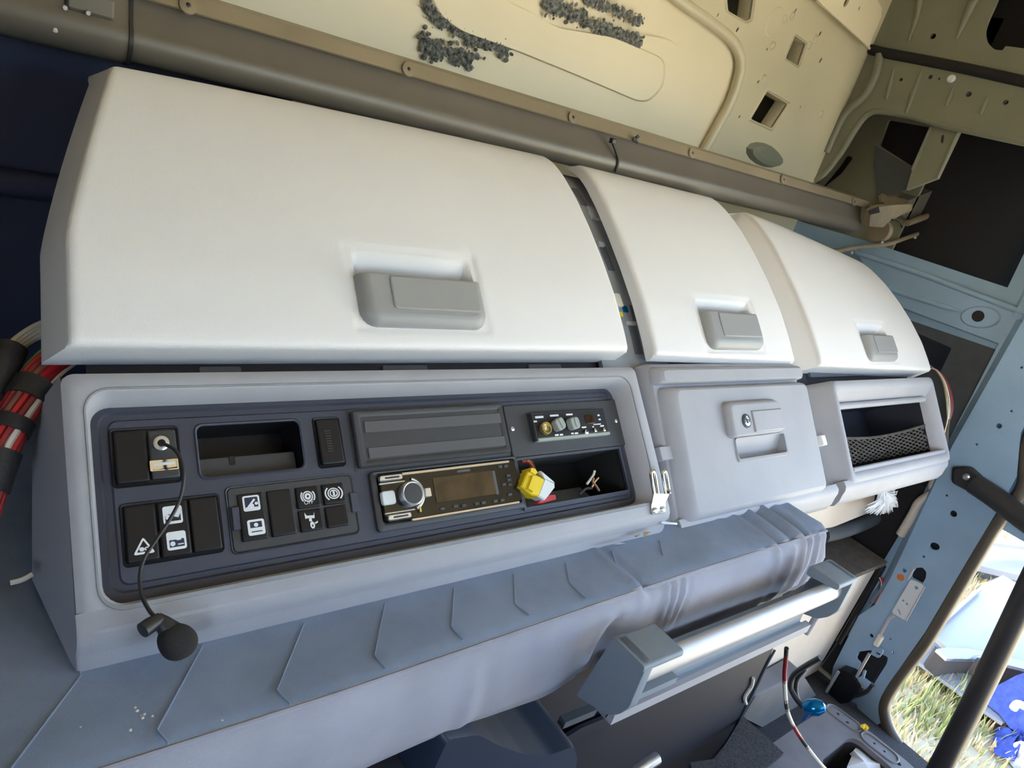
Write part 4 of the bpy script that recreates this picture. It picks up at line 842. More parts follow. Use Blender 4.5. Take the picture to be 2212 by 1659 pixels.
nb = MB(); w0, w1, b0, b1 = I_[0]+.012, I_[1]-.022, I_[2]+.012, I_[2]+.068
nx = 15
for i in range(-8, nx+8):
    for sgn in (1, -1):
        pts = []
        for j in range(9):
            t = j/8; x = w0+(w1-w0)*(i/nx)+sgn*(w1-w0)*t*6/nx
            if w0 <= x <= w1: pts.append(FX.P(x, b0+(b1-b0)*t*(1-.18*math.sin(PI*(x-w0)/(w1-w0))), -.026-.01*math.sin(PI*(x-w0)/(w1-w0))))
        if len(pts) > 1: nb.add(*g_tube(pts, .0017, 5))
nb.add(*g_tube(cr([FX.P(w0+(w1-w0)*t/6, b0+(b1-b0)*(1-.18*math.sin(PI*t/6)), -.026-.01*math.sin(PI*t/6)) for t in range(7)], 4), .003, 6))
nb.mk('net', M['felt'], sb, 50)
pad('catch', FF, rect_of(FF, [(1772, 938), (1782, 940), (1786, 962), (1776, 962)], -.02), .002, -.045, -.018, M['door'], sb, .002)
# apron of flap unit and shelf box
def apron(parent, x0, x1, fr, vb, name='apron'):
    pr_ = [(vb+.006, -.006), (vb-.004, -.003), (vb-.012, -.006), (vb-.019, -.013), (vb-.030, -.022), (vb-.038, -.034), (vb-.038, -.07), (vb, -.07)]
    n_ = len(pr_); v_ = [fr.P(x, a, b) for x in (x0, x1) for a, b in pr_]
    mk(name, v_, [(j, (j+1) % n_, n_+(j+1) % n_, n_+j) for j in range(n_)]+[tuple(range(n_)), tuple(n_+j for j in reversed(range(n_)))], M['fascia'], parent, 50)
apron(gb, G[0]-.012, G[1]+.05, FM, G[2])
apron(sb, O_[0]-.02, O_[1]-.012, FX, O_[2])

# ================================================================== BLIND, MATTRESS, GRAB BAR
bt = thing('roller_blind_cassette', 'long taupe roller blind cassette resting on top of the lockers', 'roller blind', (.9, .98, -.08))
def extr(name, prof, x0, x1, m_, parent, smooth=50, twist=None):
    n_ = len(prof); v_ = [Vector((x, y, z)) for x in (x0, x1) for y, z in prof]
    return mk(name, v_, [(j, (j+1) % n_, n_+(j+1) % n_, n_+j) for j in range(n_)]+[tuple(range(n_)), tuple(n_+j for j in reversed(range(n_)))], m_, parent, smooth)
def arc(cy, cz, r, a0, a1, n_=8): return [(cy+r*math.cos(R_(a0+(a1-a0)*i/n_)), cz+r*math.sin(R_(a0+(a1-a0)*i/n_))) for i in range(n_+1)]
cas = [(1.03, -.006), (.965, -.017), (.952, -.048)]+arc(.968, -.0635, .0235, 150, 275, 9)+[(1.0, -.088), (1.03, -.075)]
extr('cassette', cas, -.54, 1.90, M['blind'], bt)
extr('flange', [(.998, .0035), (.960, -.0005), (.952, -.017), (.956, -.019), (.99, -.01)], -.54, 1.92, M['blind_flange'], bt, 30)
# sleeve at the left end
extr('sleeve', [(1.03, -.002), (.960, -.004), (.947, -.048)]+arc(.965, -.0645, .0255, 152, 275, 9)+[(1.0, -.091), (1.03, -.07)], -.54, .176, M['blind'], bt)
extr('sleeve_gasket', [(1.03, .0), (.959, -.003), (.945, -.048)]+arc(.964, -.0645, .027, 152, 275, 9)+[(1.0, -.0925), (1.03, -.07)], .174, .178, M['rubber'], bt)
P0 = at_y(140, -10, .952); P1 = at_y(245, 45, .952)
pad('end_block', Fr((0, .955, 0), AX, AZ), (P0.x, P1.x, P1.z, P0.z+.01), .004, 0, .012, M['blind'], bt, .003)
for x, y in ((140, 17), (190, 28)): p = at_y(x, y, .942); lathe('rivet', p, -AY, [(.0028, 0), (.002, .002)], M['alu'], bt, 12)
p = at_y(119, 62, .944); lathe('bolt', p, -AY, [(.0045, 0), (.0035, .003), (.0015, .004)], M['white_w'], bt, 12)
for x, y in ((406, 12), (882, 150), (1237, 254), (1495, 331), (1692, 388), (1845, 436)):
    p = at_y(x, y, .953); nrm = Vector((0, -.9, .42))
    o = lathe('washer', p-nrm*.001, nrm, [(.010, 0), (.0095, .0022), (.004, .003)], M['blind_flange'], bt, 16)
    lathe('bolt_hole', p+nrm*.002, nrm, [(.0028, 0), (.001, .0012)], M['rubber'], o, 10)
# motor box and arm at the right end
SB = lambda x, y, yy: at_y(*c3(x, y), yy)
mx = thing('blind_motor', 'ochre metal bracket box with arm at the far end of the blind', 'bracket', (1.95, .95, -.10))
tp_ = [SB(x, y, .93) for x, y in ((700, 350), (1190, 140), (1375, 240), (975, 405))]
def prism(name, top, drop, m_, parent, smooth=20):
    n_ = len(top); v_ = [Vector(p) for p in top]+[Vector(p)+Vector(drop) for p in top]
    return mk(name, v_, [tuple(range(n_)), tuple(range(2*n_-1, n_-1, -1))]+[(i, i+n_, (i+1) % n_+n_, (i+1) % n_) for i in range(n_)], m_, parent, smooth)
f4 = [(975, 405), (1375, 240), (1388, 405), (1290, 480), (950, 605), (900, 520)]
plate('box_front', Fr((0, .93, 0), AX, AZ), [(p.x, p.z) for p in (SB(x, y, .93) for x, y in f4)], (), M['blind'], mx, -.05, 0)
prism('box_top', [SB(975, 405, .93), SB(1375, 240, .93), SB(1190, 135, 1.0), SB(700, 350, 1.0), SB(720, 420, .96), SB(830, 470, .94)], (0, .004, -.006), M['bracket'], mx)
for h in (((1060, 215), (1150, 185), (1145, 255), (1090, 260)), ((1195, 245), (1235, 235), (1245, 275), (1205, 280))):
    prism('punched_hole', [SB(x, y, .958) for x, y in h], (0, .002, -.001), M['darkhole'], mx)
for pts, r_, m_ in ((((250, 895), (480, 850), (760, 820), (1060, 720), (1330, 640)), .006, 'bracket'), (((960, 620), (1100, 570), (1300, 490), (1440, 475)), .009, 'bracket'), (((1440, 475), (1470, 560), (1550, 590)), .004, 'bracket')):
    tube('arm', cr([SB(*p, .915) for p in pts], 5), r_, M[m_], mx, 8)
pad('arm_pad', Fr((0, .915, 0), AX, AZ), (SB(1230, 480, .915).x, SB(1440, 480, .915).x, SB(1400, 600, .915).z, SB(1400, 490, .915).z), .004, -.012, .004, M['felt'], mx)
lathe('roller', SB(1300, 680, .905), Vector((1, -.1, .35)), [(.006, 0), (.007, .005), (.007, .028), (.004, .034)], M['alu'], mx, 14)
plate('clip_plate', Fr((0, .925, 0), AX, AZ), [(p.x, p.z) for p in (SB(x, y, .925) for x, y in ((590, 500), (640, 460), (790, 440), (970, 430), (975, 490), (900, 520), (760, 590), (700, 650), (570, 640), (575, 560)))], (), M['bracket'], mx, -.006, .010)
plate('clip_gap', Fr((0, .913, 0), AX, AZ), [(p.x, p.z) for p in (SB(x, y, .913) for x, y in ((600, 500), (690, 465), (700, 520), (610, 540)))], (), M['darkhole'], mx, -.001, .0005)
tube('spring', cr([SB(*p, .91) for p in ((800, 590), (850, 590), (890, 630), (910, 660))], 5), .0022, M['chrome'], mx, 6)
lathe('end_ring', SB(700, 690, .94), AX, [(.030, -.010), (.030, .012), (.022, .020)], M['bracket'], mx, 20)
for x, y in ((720, 800), (1030, 755), (430, 900)): lathe('stud', SB(x, y, .912), -AY, [(.004, 0), (.003, .004)], M['alu'], mx, 10)
# cable stub and clip on the cassette
cs = thing('cable_stub', 'short black cable stub tied to the blind cassette', 'cable', at_y(1330, 372, .94))
tube('cable', cr([at_y(x, y, .944) for x, y in ((1322, 305), (1330, 325), (1335, 345), (1330, 372))], 5), .0028, M['rubber'], cs, 8)
pad('plug', Fr(at_y(1323, 305, .944), AX, AZ), (-.005, .005, -.004, .005), .001, -.003, .005, M['rubber'], cs)
tc = thing('trim_clip', 'small frayed grey clip on the blind cassette flange', 'clip', at_y(1370, 302, .95))
for dx, dz in ((-.008, .004), (.002, .010), (.009, -.004), (.006, .008)): tube('tooth', [at_y(1370, 302, .95), at_y(1370, 302, .946)+Vector((dx, -.004, dz))], [.004, .001], M['slate'], tc, 6)

# ---- mattress
ZM = -.4885
mt = thing('bunk_mattress', 'blue-grey fabric bunk mattress under the consoles', 'mattress', (.35, .8, -.63))
YFm = .372
def mprof(x):
    sag = .006*math.sin(x*7)+.004*math.sin(x*17+1); b = .010*math.sin(x*9+.4)
    k = max(0, 1-abs(x-.62)/.10); pin = .020*k*k            # pulled in by the bracket
    F = YFm+.012*min(1, max(0, (x-.26)/.5))
    return [(.96, ZM-.02), (.90, ZM-.002), (.70, ZM+.000), (.55, ZM), (.47, ZM+.0005), (.42, ZM), (F+.018, ZM-.001), (F+.006, ZM-.003), (F-.002, ZM-.009), (F-.007, ZM-.024), (F-.011+b*.3+pin, ZM-.055+sag), (F-.010+b*.4+pin, ZM-.090), (F-.004+pin, ZM-.116+sag), (F+.010, ZM-.127), (.44, ZM-.131), (.96, ZM-.131)]
XM0, XM1 = -.53, 1.135
NX_ = 330
xs = [XM0+(XM1-XM0)*i/NX_ for i in range(NX_+1)]
CRS = [(.705, .006, .006, 8, 13, .10), (.722, .005, .007, 8, 12, .14), (.742, .004, .006, 8, 11, .05), (.60, .004, .010, 9, 12, -.1), (.93, .002, .010, 4, 8, .45), (.965, .003, .008, 4, 9, .40), (1.01, .002, .006, 4, 10, .25), (1.04, .004, .006, 4, 11, .15), (1.062, .003, .005, 6, 12, .0), (1.085, .004, .007, 7, 13, -.10), (.40, .003, .012, 9, 12, .2), (.655, .004, .008, 4, 8, .3)]
def crease(x, j, y, z):
    d = 0
    for xc, am, wd, j0, j1, sl_ in CRS:
        k_ = min(1, max(0, (j-j0+1)/2))*min(1, max(0, (j1-j+1)/2)); xx = x-xc-sl_*((.38-y)*.5+(ZM-z)*.35)
        d += am*k_*(math.exp(-(xx/wd)**2)-.7*math.exp(-((xx-wd*1.6)/wd)**2))
    return d
v = []; np_ = 16
rgm = random.Random(11)
for i, x in enumerate(xs):
    pr_ = mprof(x); e = max(0, (x-(XM1-.03))/.03); sh = 1-math.sqrt(max(0, 1-e*e))
    fold = .004*math.exp(-((x-1.02)/.05)**2)*math.sin(x*160)
    for j, (y, z) in enumerate(pr_): v.append(Vector((x+(.012*math.sin(j*1.3) if x > .9 else 0)*e, y+sh*.02*(1 if y < .6 else 0)+fold*.6-crease(x, j, y, z)*(1 if j > 7 else .3), z-sh*.02*(1 if z > ZM-.06 else -.6)+fold*(1 if 3 < j < 11 else 0)+crease(x, j, y, z)*(1 if j < 9 else 0))))
f = [(i*np_+j, i*np_+(j+1) % np_, (i+1)*np_+(j+1) % np_, (i+1)*np_+j) for i in range(NX_) for j in range(np_)]+[tuple(range(np_)), tuple(NX_*np_+j for j in reversed(range(np_)))]
o = mk('cover', v, f, [M['fabric'], M['fabric_side']], mt, 80)
for p in o.data.polygons:
    jj = [q % np_ for q in p.vertices]
    if len(jj) == 4 and min(jj) >= 7 and max(jj) <= 14: p.material_index = 1
tube('piping', cr([Vector((x, YFm+.0035+.012*min(1, max(0, (x-.26)/.5)), ZM-.0045)) for x in [XM0+.01+(XM1-.03-XM0)*i/40 for i in range(41)]], 2), .0022, M['fabric_side'], mt, 6)
for pts in ([(831, 1305), (809, 1415), (832, 1444)], [(981, 1271), (975, 1354), (1000, 1383)], [(1110, 1241), (1113, 1305), (1143, 1328)], [(1223, 1217), (1229, 1258), (1265, 1292)], [(1322, 1190), (1334, 1232), (1372, 1258)], [(657, 1347), (598, 1491), (627, 1521)], [(439, 1393), (339, 1577), (364, 1606)], [(165, 1437), (175, 1459), (24, 1659), (-60, 1770)], [(1425, 1168), (1432, 1200)]):
    P_ = [at_z(x, y, ZM+.0003) for x, y in pts]; Q_ = []
    for a, b in zip(P_[:-1], P_[1:]): Q_ += [a.lerp(b, t/4) for t in range(4)]
    tube('quilt_seam', Q_+[P_[-1]], .0009, M['fabric'], mt, 6)
db = thing('crumbs', 'pale crumbs of debris on the mattress', 'debris', at_z(305, 1545, ZM)); db['kind'] = 'stuff'
rgd = random.Random(5); mb = MB()
for x, y in ((292, 1528), (296, 1535), (305, 1545), (308, 1550), (329, 1546), (312, 1542), (480, 1555), (174, 1570), (282, 1576)):
    p = at_z(x, y, ZM); s = rgd.uniform(.0007, .0017); mb.add(*g_lathe(p-AZ*.0006, AZ+Vector((rgd.random()-.5, rgd.random()-.5, 0)), [(s, 0), (s*.8, s*.5), (s*.2, s*.8)], 6))
mb.mk('crumb', M['white_w'], db, 0)

# ---- grab bar in front of the mattress
gp = lambda x, y: (1200+x/3.568, 1200+y/3.568)
gbar = thing('grab_handle', 'aluminium grab bar with two slate plastic end brackets at the mattress front', 'grab handle', (.8, .32, -.62))
GX0, GX1 = .575, .640
side = [(455, 615), (700, 858), (565, 1175), (490, 1225), (400, 1232), (155, 1082)]
SP = [at_x(*gp(*p), GX0) for p in side]
def yz(pts, x0, x1, name, m_, par, bev=.006, rad_=.012):
    c_ = (sum(p[0] for p in pts)/len(pts), sum(p[1] for p in pts)/len(pts)); pts = rnd(pts, rad_, 4)
    fr = Fr((0, 0, 0), -AY, AZ)
    def L(k, x): return [(-(c_[0]+(y-c_[0])*k), c_[1]+(z-c_[1])*k, -x) for y, z in pts]
    return loft(name, fr, [L(1-bev*11, x0), L(1-bev*3, x0+bev*.3), L(1, x0+bev), L(1, x1-bev), L(1-bev*3, x1-bev*.3), L(1-bev*11, x1)], m_, par, True, True, 50)
yzp = [(p.y, p.z) for p in SP]
ys = [p[0] for p in yzp]; zs = [p[1] for p in yzp]
tb, tf_, fb_ = yzp[0], yzp[1], yzp[2]                  # top-back, top-front, bottom-front corners of the side
dn = lambda p, k: (p[0]+(fb_[0]-tf_[0])*k, p[1]+(fb_[1]-tf_[1])*k)
capp = [tb, tf_, dn(tf_, .16), dn(tb, .30)]
for x0_, x1_, pl0, pl1 in ((GX0, GX1, GX0, GX0+.014), (1.000, 1.052, 1.040, 1.054)):
    yz(yzp, pl0, pl1, 'end_plate', M['grab'], gbar, .0012, .005)
    yz(capp, x0_-.0022, x1_, 'end_cap', M['grab'], gbar, .0012, .005)
bc = at_x(*gp(885, 792), .650)
fr = Fr((0, 0, 0), -AY, AZ)
def bar_sec(x, s=1): return [(-(bc.y+s*(.009*math.cos(t)+.005*math.sin(t))), bc.z+s*(.0140*math.sin(t)-.003*math.cos(t)), -x) for t in (2*PI*i/20 for i in range(20))]
loft('bar', fr, [bar_sec(GX0+.008), bar_sec(1.045)], M['alu'], gbar, True, True, 60)
# tray strip below the bar
t0 = at_x(*gp(700, 985), .640); t1 = at_x(*gp(600, 1110), .640); t2 = at_x(*gp(555, 1178), .640)
v = [Vector((x, y, z)) for x in (.60, 1.03) for y, z in ((t0.y+.012, t0.z+.004), (t1.y+.004, t1.z), (t1.y-.002, t1.z-.001), (t2.y, t2.z), (t2.y+.03, t2.z), (t0.y+.04, t0.z))]
mk('tray_strip', v, [(j, (j+1) % 6, 6+(j+1) % 6, 6+j) for j in range(6)]+[tuple(range(6)), tuple(reversed(range(6, 12)))], M['grab'], gbar, 20)
mk('tray_lip', *g_bar(Vector((.60, (t1.y+t2.y)/2-.004, (t1.z+t2.z)/2)), Vector((1.045, (t1.y+t2.y)/2-.004, (t1.z+t2.z)/2)), .010, (t1.z-t2.z)*.9), M['fascia'], gbar, 0)
mk('tray_ledge', *g_bar(Vector((.62, t0.y+.002, t0.z-.014)), Vector((.70, t0.y+.002, t0.z-.014)), .012, .010), M['grab'], gbar, 0)
tube('end_frame', [at_x(*gp(2080, 340), 1.06), at_x(*gp(2010, 470), 1.06), at_x(*gp(1930, 600), 1.06)], .005, M['fascia'], gbar, 8)

# ---- lapel microphone hanging over the console
mic = thing('clip_microphone', 'black foam clip microphone on a thin cord hanging over the console edge', 'microphone', FF.w(383, 1430, .02))
cordp = [(352, 958, -.012), (378, 972, .004), (393, 1000, .010), (397, 1035, .010), (388, 1080, .006), (365, 1125, .004), (338, 1165, .004), (312, 1205, .006), (302, 1245, .008), (306, 1285, .012), (322, 1318, .018), (340, 1338, .022)]
tube('cord', cr([FF.w(x, y, n_) for x, y, n_ in cordp], 6), .0016, M['rubber'], mic, 8)
fo = FF.poly([(340, 1380), (350, 1357), (375, 1343), (405, 1347), (425, 1365), (430, 1387), (416, 1415), (386, 1430), (360, 1425), (345, 1405)], .024)
cx_ = sum(p[0] for p in fo)/len(fo); cy_ = sum(p[1] for p in fo)/len(fo)
def fl_(k, n_): return [(cx_+(a-cx_)*k, cy_+(b-cy_)*k, n_) for a, b in rnd(fo, .012, 3)]
loft('foam_cover', FF, [fl_(.6, .011), fl_(.92, .014), fl_(1, .020), fl_(.95, .027), fl_(.7, .031), fl_(.3, .032)], M['foam'], mic, True, True, 80)
tube('neck', [FF.w(338, 1332, .022), FF.w(350, 1345, .022), FF.w(368, 1362, .021)], [.004, .0065, .0085], M['rubber'], mic, 10)
tube('clip', [FF.w(308, 1362, .026), FF.w(325, 1350, .024), FF.w(346, 1338, .022)], [.0062, .0062, .0055], M['rubber'], mic, 12)
tube('clip_jaw', [FF.w(318, 1342, .014), FF.w(345, 1350, .014), FF.w(350, 1368, .018)], .003, M['rubber'], mic, 8)

# ---- wiring at the left end
wh = thing('wiring_harness', 'taped bundle of red and green wires beside the left end of the consoles', 'wires', FF.w(20, 940, -.06))
hp = [(165, 745, -.075), (135, 765, -.07), (100, 795, -.066), (70, 835, -.062), (45, 880, -.06), (22, 925, -.058), (0, 975, -.056), (-30, 1060, -.056), (-70, 1200, -.06)]
core = cr([FF.w(x, y, n_) for x, y, n_ in hp], 5)
cols = ['darkred', 'red', 'green', 'darkred', 'red', 'white_w', 'brown_w', 'red', 'darkred', 'red', 'white_w', 'darkred', 'red', 'brown_w']
for i, c_ in enumerate(cols):
    a = 2*PI*i/len(cols); pts = []
    for j, p in enumerate(core):
        t = (core[min(j+1, len(core)-1)]-core[max(j-1, 0)]).normalized(); n1_ = (FF.n-t*FF.n.dot(t)).normalized(); n2_ = t.cross(n1_); aa = a+j*.05
        pts.append(p+(n1_*math.cos(aa)+n2_*math.sin(aa))*.0115)
    tube('wire', pts, .0031, M[c_], wh, 6)
for a, b in ((14, 19), (23, 27), (30, 36)): tube('tape_wrap', core[a:b], .0165, M['tape'], wh, 14)
wr = thing('ribbon_wires', 'white flat wires with black sleeve beside the left end of the consoles', 'wires', FF.w(10, 790, -.08))
for i in range(4):
    tube('wire', cr([FF.w(115, 690+i*9, -.085), FF.w(85, 700+i*9, -.085), FF.w(55, 717+i*9, -.08), FF.w(22+i*2, 745+i*8, -.075), FF.w(-10, 800+i*6, -.07)], 5), .0030, M['white_w'], wr, 6)
tube('sleeve', cr([FF.w(24, 752, -.076), FF.w(5, 790, -.072), FF.w(-25, 850, -.07)], 5), .0135, M['tape'], wr, 12)
tube('blue_wire', cr([FF.w(110, 727, -.09), FF.w(80, 732, -.088), FF.w(50, 748, -.086), FF.w(30, 775, -.084)], 5), .0035, M['blue_w'], wr, 6)
lw2 = tube('loose_wire', cr([FF.w(70, 1240, -.06), FF.w(48, 1252, -.06), FF.w(22, 1259, -.06)], 5), .0022, M['white_w'], None, 6)
props(lw2, 'single white wire end below the red harness', 'wire')
# ---- wiring at the right end
wg = thing('wire_bundle', 'thin yellow, red and white wires looping behind the shelf box end', 'wires', at_x(2045, 910, 1.86))
for i, (c_, off) in enumerate((('gold', 0), ('white_w', 4), ('brown_w', 8), ('darkred', 11), ('brass', -3))):
    tube('wire', cr([at_x(x+off*k_, y, 1.86+.004*i) for x, y, k_ in ((2005, 795, .1), (2022, 800, .3), (2038, 825, .7), (2046, 860, 1), (2048, 890, .8), (2046, 910, .4), (2040, 935, .1))], 5), .0016, M[c_], wg, 6)
tube('sleeve', cr([at_x(2047, 905, 1.865), at_x(2044, 925, 1.865), at_x(2042, 960, 1.87)], 4), .006, M['felt'], wg, 8)

# ---- dark sheet with the rear wall's shade painted in, and ledge, at the left end
bl = props(plate('shade_sheet', Fr((0, 1.06, 0), AX, AZ), [(-.54, -1.2), (.40, -1.2), (.40, -.06), (-.54, -.06)], (), M['navy_shade'], None, 0, .02), 'dark navy sheet painted as the shaded rear wall behind the left end of the lockers', kind='structure')
tube('ledge', [Vector((-.54, 1.035, -.26)), Vector((.39, 1.035, -.26))], .018, M['navy_shade'], bl, 10)

# ================================================================== BENEATH THE BUNK AND BY THE DOOR
bb = thing('bunk', 'dark navy bunk with rounded drawer under the mattress', 'bunk', (.3, .5, -1.24))
mk('front_panel', *bxs(-.53, 1.11, .44, .47, -1.24, -.625), M['navy_trim'], bb, 0)
mk('deck', *bxs(-.53, 1.11, .40, 1.15, -.645, -.622), M['navy_trim'], bb, 0)
g6 = lambda x, y: (740+x/2.962, 1099+y/2.962)
dr = [at_y(*p, .36) for p in ((960, 1590), (1030, 1580), (1075, 1606), (1130, 1628), (1190, 1632), (1244, 1612), (1252, 1640), (1240, 1720), (900, 1720))]
Fd = Fr((0, .36, 0), AX, AZ); dp = rnd([(p.x, p.z) for p in dr], .01)
dcx = sum(p[0] for p in dp)/len(dp); dcz = sum(p[1] for p in dp)/len(dp)
loft('rounded_drawer', Fd, [[(a, b, -.09) for a, b in dp], [(a, b, -.01) for a, b in dp], [(dcx+(a-dcx)*.95, dcz+(b-dcz)*.92, 0) for a, b in dp]], M['drawer'], bb, True, True, 50)
mk('drawer_edge', *g_bar(at_y(*gp(45, 1285), .40), at_y(*gp(290, 1185), .40), .012, .012), M['slate'], bb, 0)
mk('strap_tab', *g_bar(at_y(*gp(775, 1500), .43), at_y(*gp(880, 1450), .43), .008, .016), M['slate'], bb, 0)
# dark torn fabric hanging under the grab handle
tf2 = thing('torn_fabric', 'dark navy torn fabric with frayed pale edge under the grab handle', 'fabric', at_y(*gp(1100, 1638), .42))
Ft = Fr((0, .425, 0), AX, AZ)
fp_ = [Ft.q(*gp(*p)) for p in ((-400, 1700), (200, 1330), (640, 1150), (1000, 1000), (1300, 850), (1690, 690), (1620, 850), (1560, 990), (1480, 1150), (1350, 1400), (1230, 1550), (1050, 1720), (500, 1900))]
plate('cloth', Ft, fp_, (), M['navy_trim'], tf2, -.006, 0)
tube('frayed_edge', cr([Ft.w(*gp(*p), .002) for p in ((1690, 730), (1625, 850), (1560, 990), (1480, 1150), (1350, 1400), (1230, 1550), (1080, 1700))], 5), [.0025]*31, M['slate'], tf2, 6)
tube('frayed_thread', cr([Ft.w(*gp(*p), .004) for p in ((1525, 945), (1510, 1010), (1460, 1090), (1470, 1140))], 5), [.0035]*16, M['white_w'], tf2, 6)
rdt = props(tube('steel_rod', cr([at_y(*gp(*p), .36) for p in ((780, 1560), (700, 1610), (600, 1680))], 4), .010, M['silver'], None, 10), 'silver rod tip at the bottom edge under the bunk', 'rod')
# storage box side in beige with felt lid
be = thing('storage_box', 'beige storage box with brown felt lid beyond the mattress end', 'box', (1.5, .5, -1.24))
def YQ(x, y, c): return at_y(x, y, c)
front = [(1690, 1312), (1795, 1257), (1935, 1197), (1912, 1222), (1812, 1390), (1765, 1440), (1690, 1500), (1600, 1560), (1560, 1380)]
Fb = Fr((0, .52, 0), AX, AZ); P_ = [(p.x, p.z) for p in (YQ(x, y, .52) for x, y in front)]
zt = sum(p[1] for p in P_[1:3])/2
plate('front_board', Fb, [(1.05, zt-.005), (1.945, zt-.005), (1.945, -1.24), (1.05, -1.24)], (), M['beige'], be, -.02, 0)
mk('felt_lid', *bxs(1.05, 1.945, .505, 1.10, zt-.004, zt+.010), M['felt'], be, 0)
mk('side_lining', *bxs(1.80, 1.97, .62, .66, zt, -.56), M['darkhole'], be, 0)
# cream housing below the shelf box with a dark roll under it
ch = thing('lower_trim_housing', 'cream trim housing with dark padded roll below the shelf box', 'housing', (1.4, .62, -.62))
hp_ = [s4(*p) for p in ((-120, 1420), (0, 1390), (460, 1298), (640, 1262), (600, 1430), (560, 1450), (240, 1580), (120, 1600), (-100, 1560))]
Fh = Fr((0, .60, 0), AX, AZ); hh = rnd([(p.x, p.z) for p in (YQ(x, y, .60) for x, y in hp_)], .02)
hcx = sum(p[0] for p in hh)/len(hh); hcz = sum(p[1] for p in hh)/len(hh)
loft('housing', Fh, [[(a, b, -.20) for a, b in hh], [(a, b, -.008) for a, b in hh], [(hcx+(a-hcx)*.97, hcz+(b-hcz)*.94, 0) for a, b in hh]], M['beige'], ch, True, True, 50)
tube('roll', cr([YQ(*s4(*p), .60) for p in ((150, 1640), (300, 1610), (480, 1550), (620, 1480), (680, 1420))], 4), .020, M['slate'], ch, 10)
lathe('knob', YQ(*s4(625, 1590), .60), -AY, [(.016, 0), (.016, .02), (.008, .026)], M['slate'], ch, 14)
# tassel of white yarn
ta = thing('yarn_tassel', 'frayed white yarn tassel hanging below the shelf box', 'tassel', YQ(*s4(680, 1470), .56))
rgt = random.Random(21)
root = YQ(*s4(660, 1255), .56); mb = MB()
for i in range(150):
    k_ = i/149; tx = 530+rgt.uniform(0, 260); ty = 1390+rgt.uniform(-10, 80)-abs(tx-660)*.15
    if i > 115: tx = rgt.uniform(770, 830); ty = rgt.uniform(1225, 1330) if i % 2 else rgt.uniform(1375, 1395)
    e_ = YQ(*s4(tx, ty), .545+rgt.uniform(-.01, .01)); r_ = YQ(*s4(650+rgt.uniform(0, 110), 1235+rgt.uniform(0, 40)), .56+rgt.uniform(-.008, .008))
    m_ = (r_+e_)/2+Vector((rgt.uniform(-.004, .004), -.008, rgt.uniform(-.003, .003)))
    mb.add(*g_tube([r_, m_, e_], [.0022, .002, .0008], 5))
mb.mk('yarn', M['tassel'], ta, 60)
tube('binding', [YQ(*s4(650, 1250), .56), YQ(*s4(770, 1235), .56)], .009, M['tassel'], ta, 8)
# brown moulding running down to the pillar
mdp = [s4(*p) for p in ((1200, 1080), (1140, 1200), (1165, 1220), (1150, 1260), (1020, 1350), (960, 1460), (850, 1640))]
md = props(tube('trim_3', cr([SW.w(x, y, .03) for x, y in mdp], 4), .012, M['beige'], None, 8), 'curved brown moulding edge behind the pillar', kind='structure')
plate('moulding_back', SW, SW.poly([s4(*p) for p in ((700, 1200), (1200, 1060), (1150, 1215), (1150, 1260), (1020, 1350), (850, 1640), (740, 1640), (560, 1480))], .005), (), M['darkhole'], sw, 0, .005)

# ---- door side brackets, wires
pb = thing('pillar_bracket', 'pale steel bracket plate with holes screwed to the door pillar', 'bracket', SW.w(*c6(975, 780), .07))
plate('plate', SW, rnd(SW.poly([c6(*p) for p in ((1040, 280), (1205, 360), (975, 780), (805, 680))], .075), .008), [ell(*SW.q(*c6(1105, 385), .075), .0045), ell(*SW.q(*c6(990, 580), .075), .003), ell(*SW.q(*c6(945, 537), .075), .0025), ell(*SW.q(*c6(900, 672), .075), .002, .008, .9)], M['bracket_steel'], pb, .071, .075)
tube('bright_edge', [SW.w(*c6(1203, 372), .076), SW.w(*c6(980, 778), .076)], .002, M['alu'], pb, 6)
tube('bright_edge', [SW.w(*c6(1070, 160), .055), SW.w(*c6(1000, 290), .07)], .003, M['alu'], pb, 6)
pb2 = thing('latch_rod', 'thin bright steel latch rod with lug on the lower door pillar', 'latch rod', SW.w(*c6(380, 1470), .07))
for pts, r_ in ((((845, 715), (775, 752), (690, 910), (610, 1060)), .004), (((545, 1170), (470, 1300), (380, 1470)), .004), (((380, 1470), (440, 1530), (470, 1580)), .005)):
    tube('rod', [SW.w(*c6(*p), .075) for p in pts], r_, M['alu'], pb2, 6)
tube('sleeve', [SW.w(*c6(685, 960), .076), SW.w(*c6(620, 1070), .076)], .008, M['white_w'], pb2, 8)
plate('lug', SW, rnd(SW.poly([c6(*p) for p in ((590, 1090), (690, 1120), (705, 1150), (655, 1230), (555, 1180))], .08), .005), [ell(*SW.q(*c6(640, 1165), .08), .007)], M['steel'], pb2, .072, .08)
plate('cam', SW, rnd(SW.poly([c6(*p) for p in ((470, 1370), (495, 1385), (470, 1470), (545, 1530), (530, 1600), (460, 1590), (470, 1530), (390, 1470), (450, 1440))], .08), .003), (), M['steel'], pb2, .072, .08)
lk_ = thing('lock_box', 'black lock box at the foot of the door pillar', 'lock', SW.w(*c6(250, 1700), .07))
plate('case', SW, rnd(SW.poly([c6(*p) for p in ((190, 1340), (330, 1390), (450, 1560), (420, 1620), (330, 1740), (200, 1760), (30, 1640), (100, 1520))], .08), .006), (), M['black'], lk_, .045, .09)
tube('pin', [SW.w(*c6(175, 1385), .10), SW.w(*c6(30, 1630), .10)], .004, M['alu'], lk_, 6)
tube('cable', cr([SW.w(*c6(*p), .08) for p in ((580, 1550), (520, 1620), (400, 1670), (250, 1690), (100, 1660))], 5), .006, M['rubber'], lk_, 8)
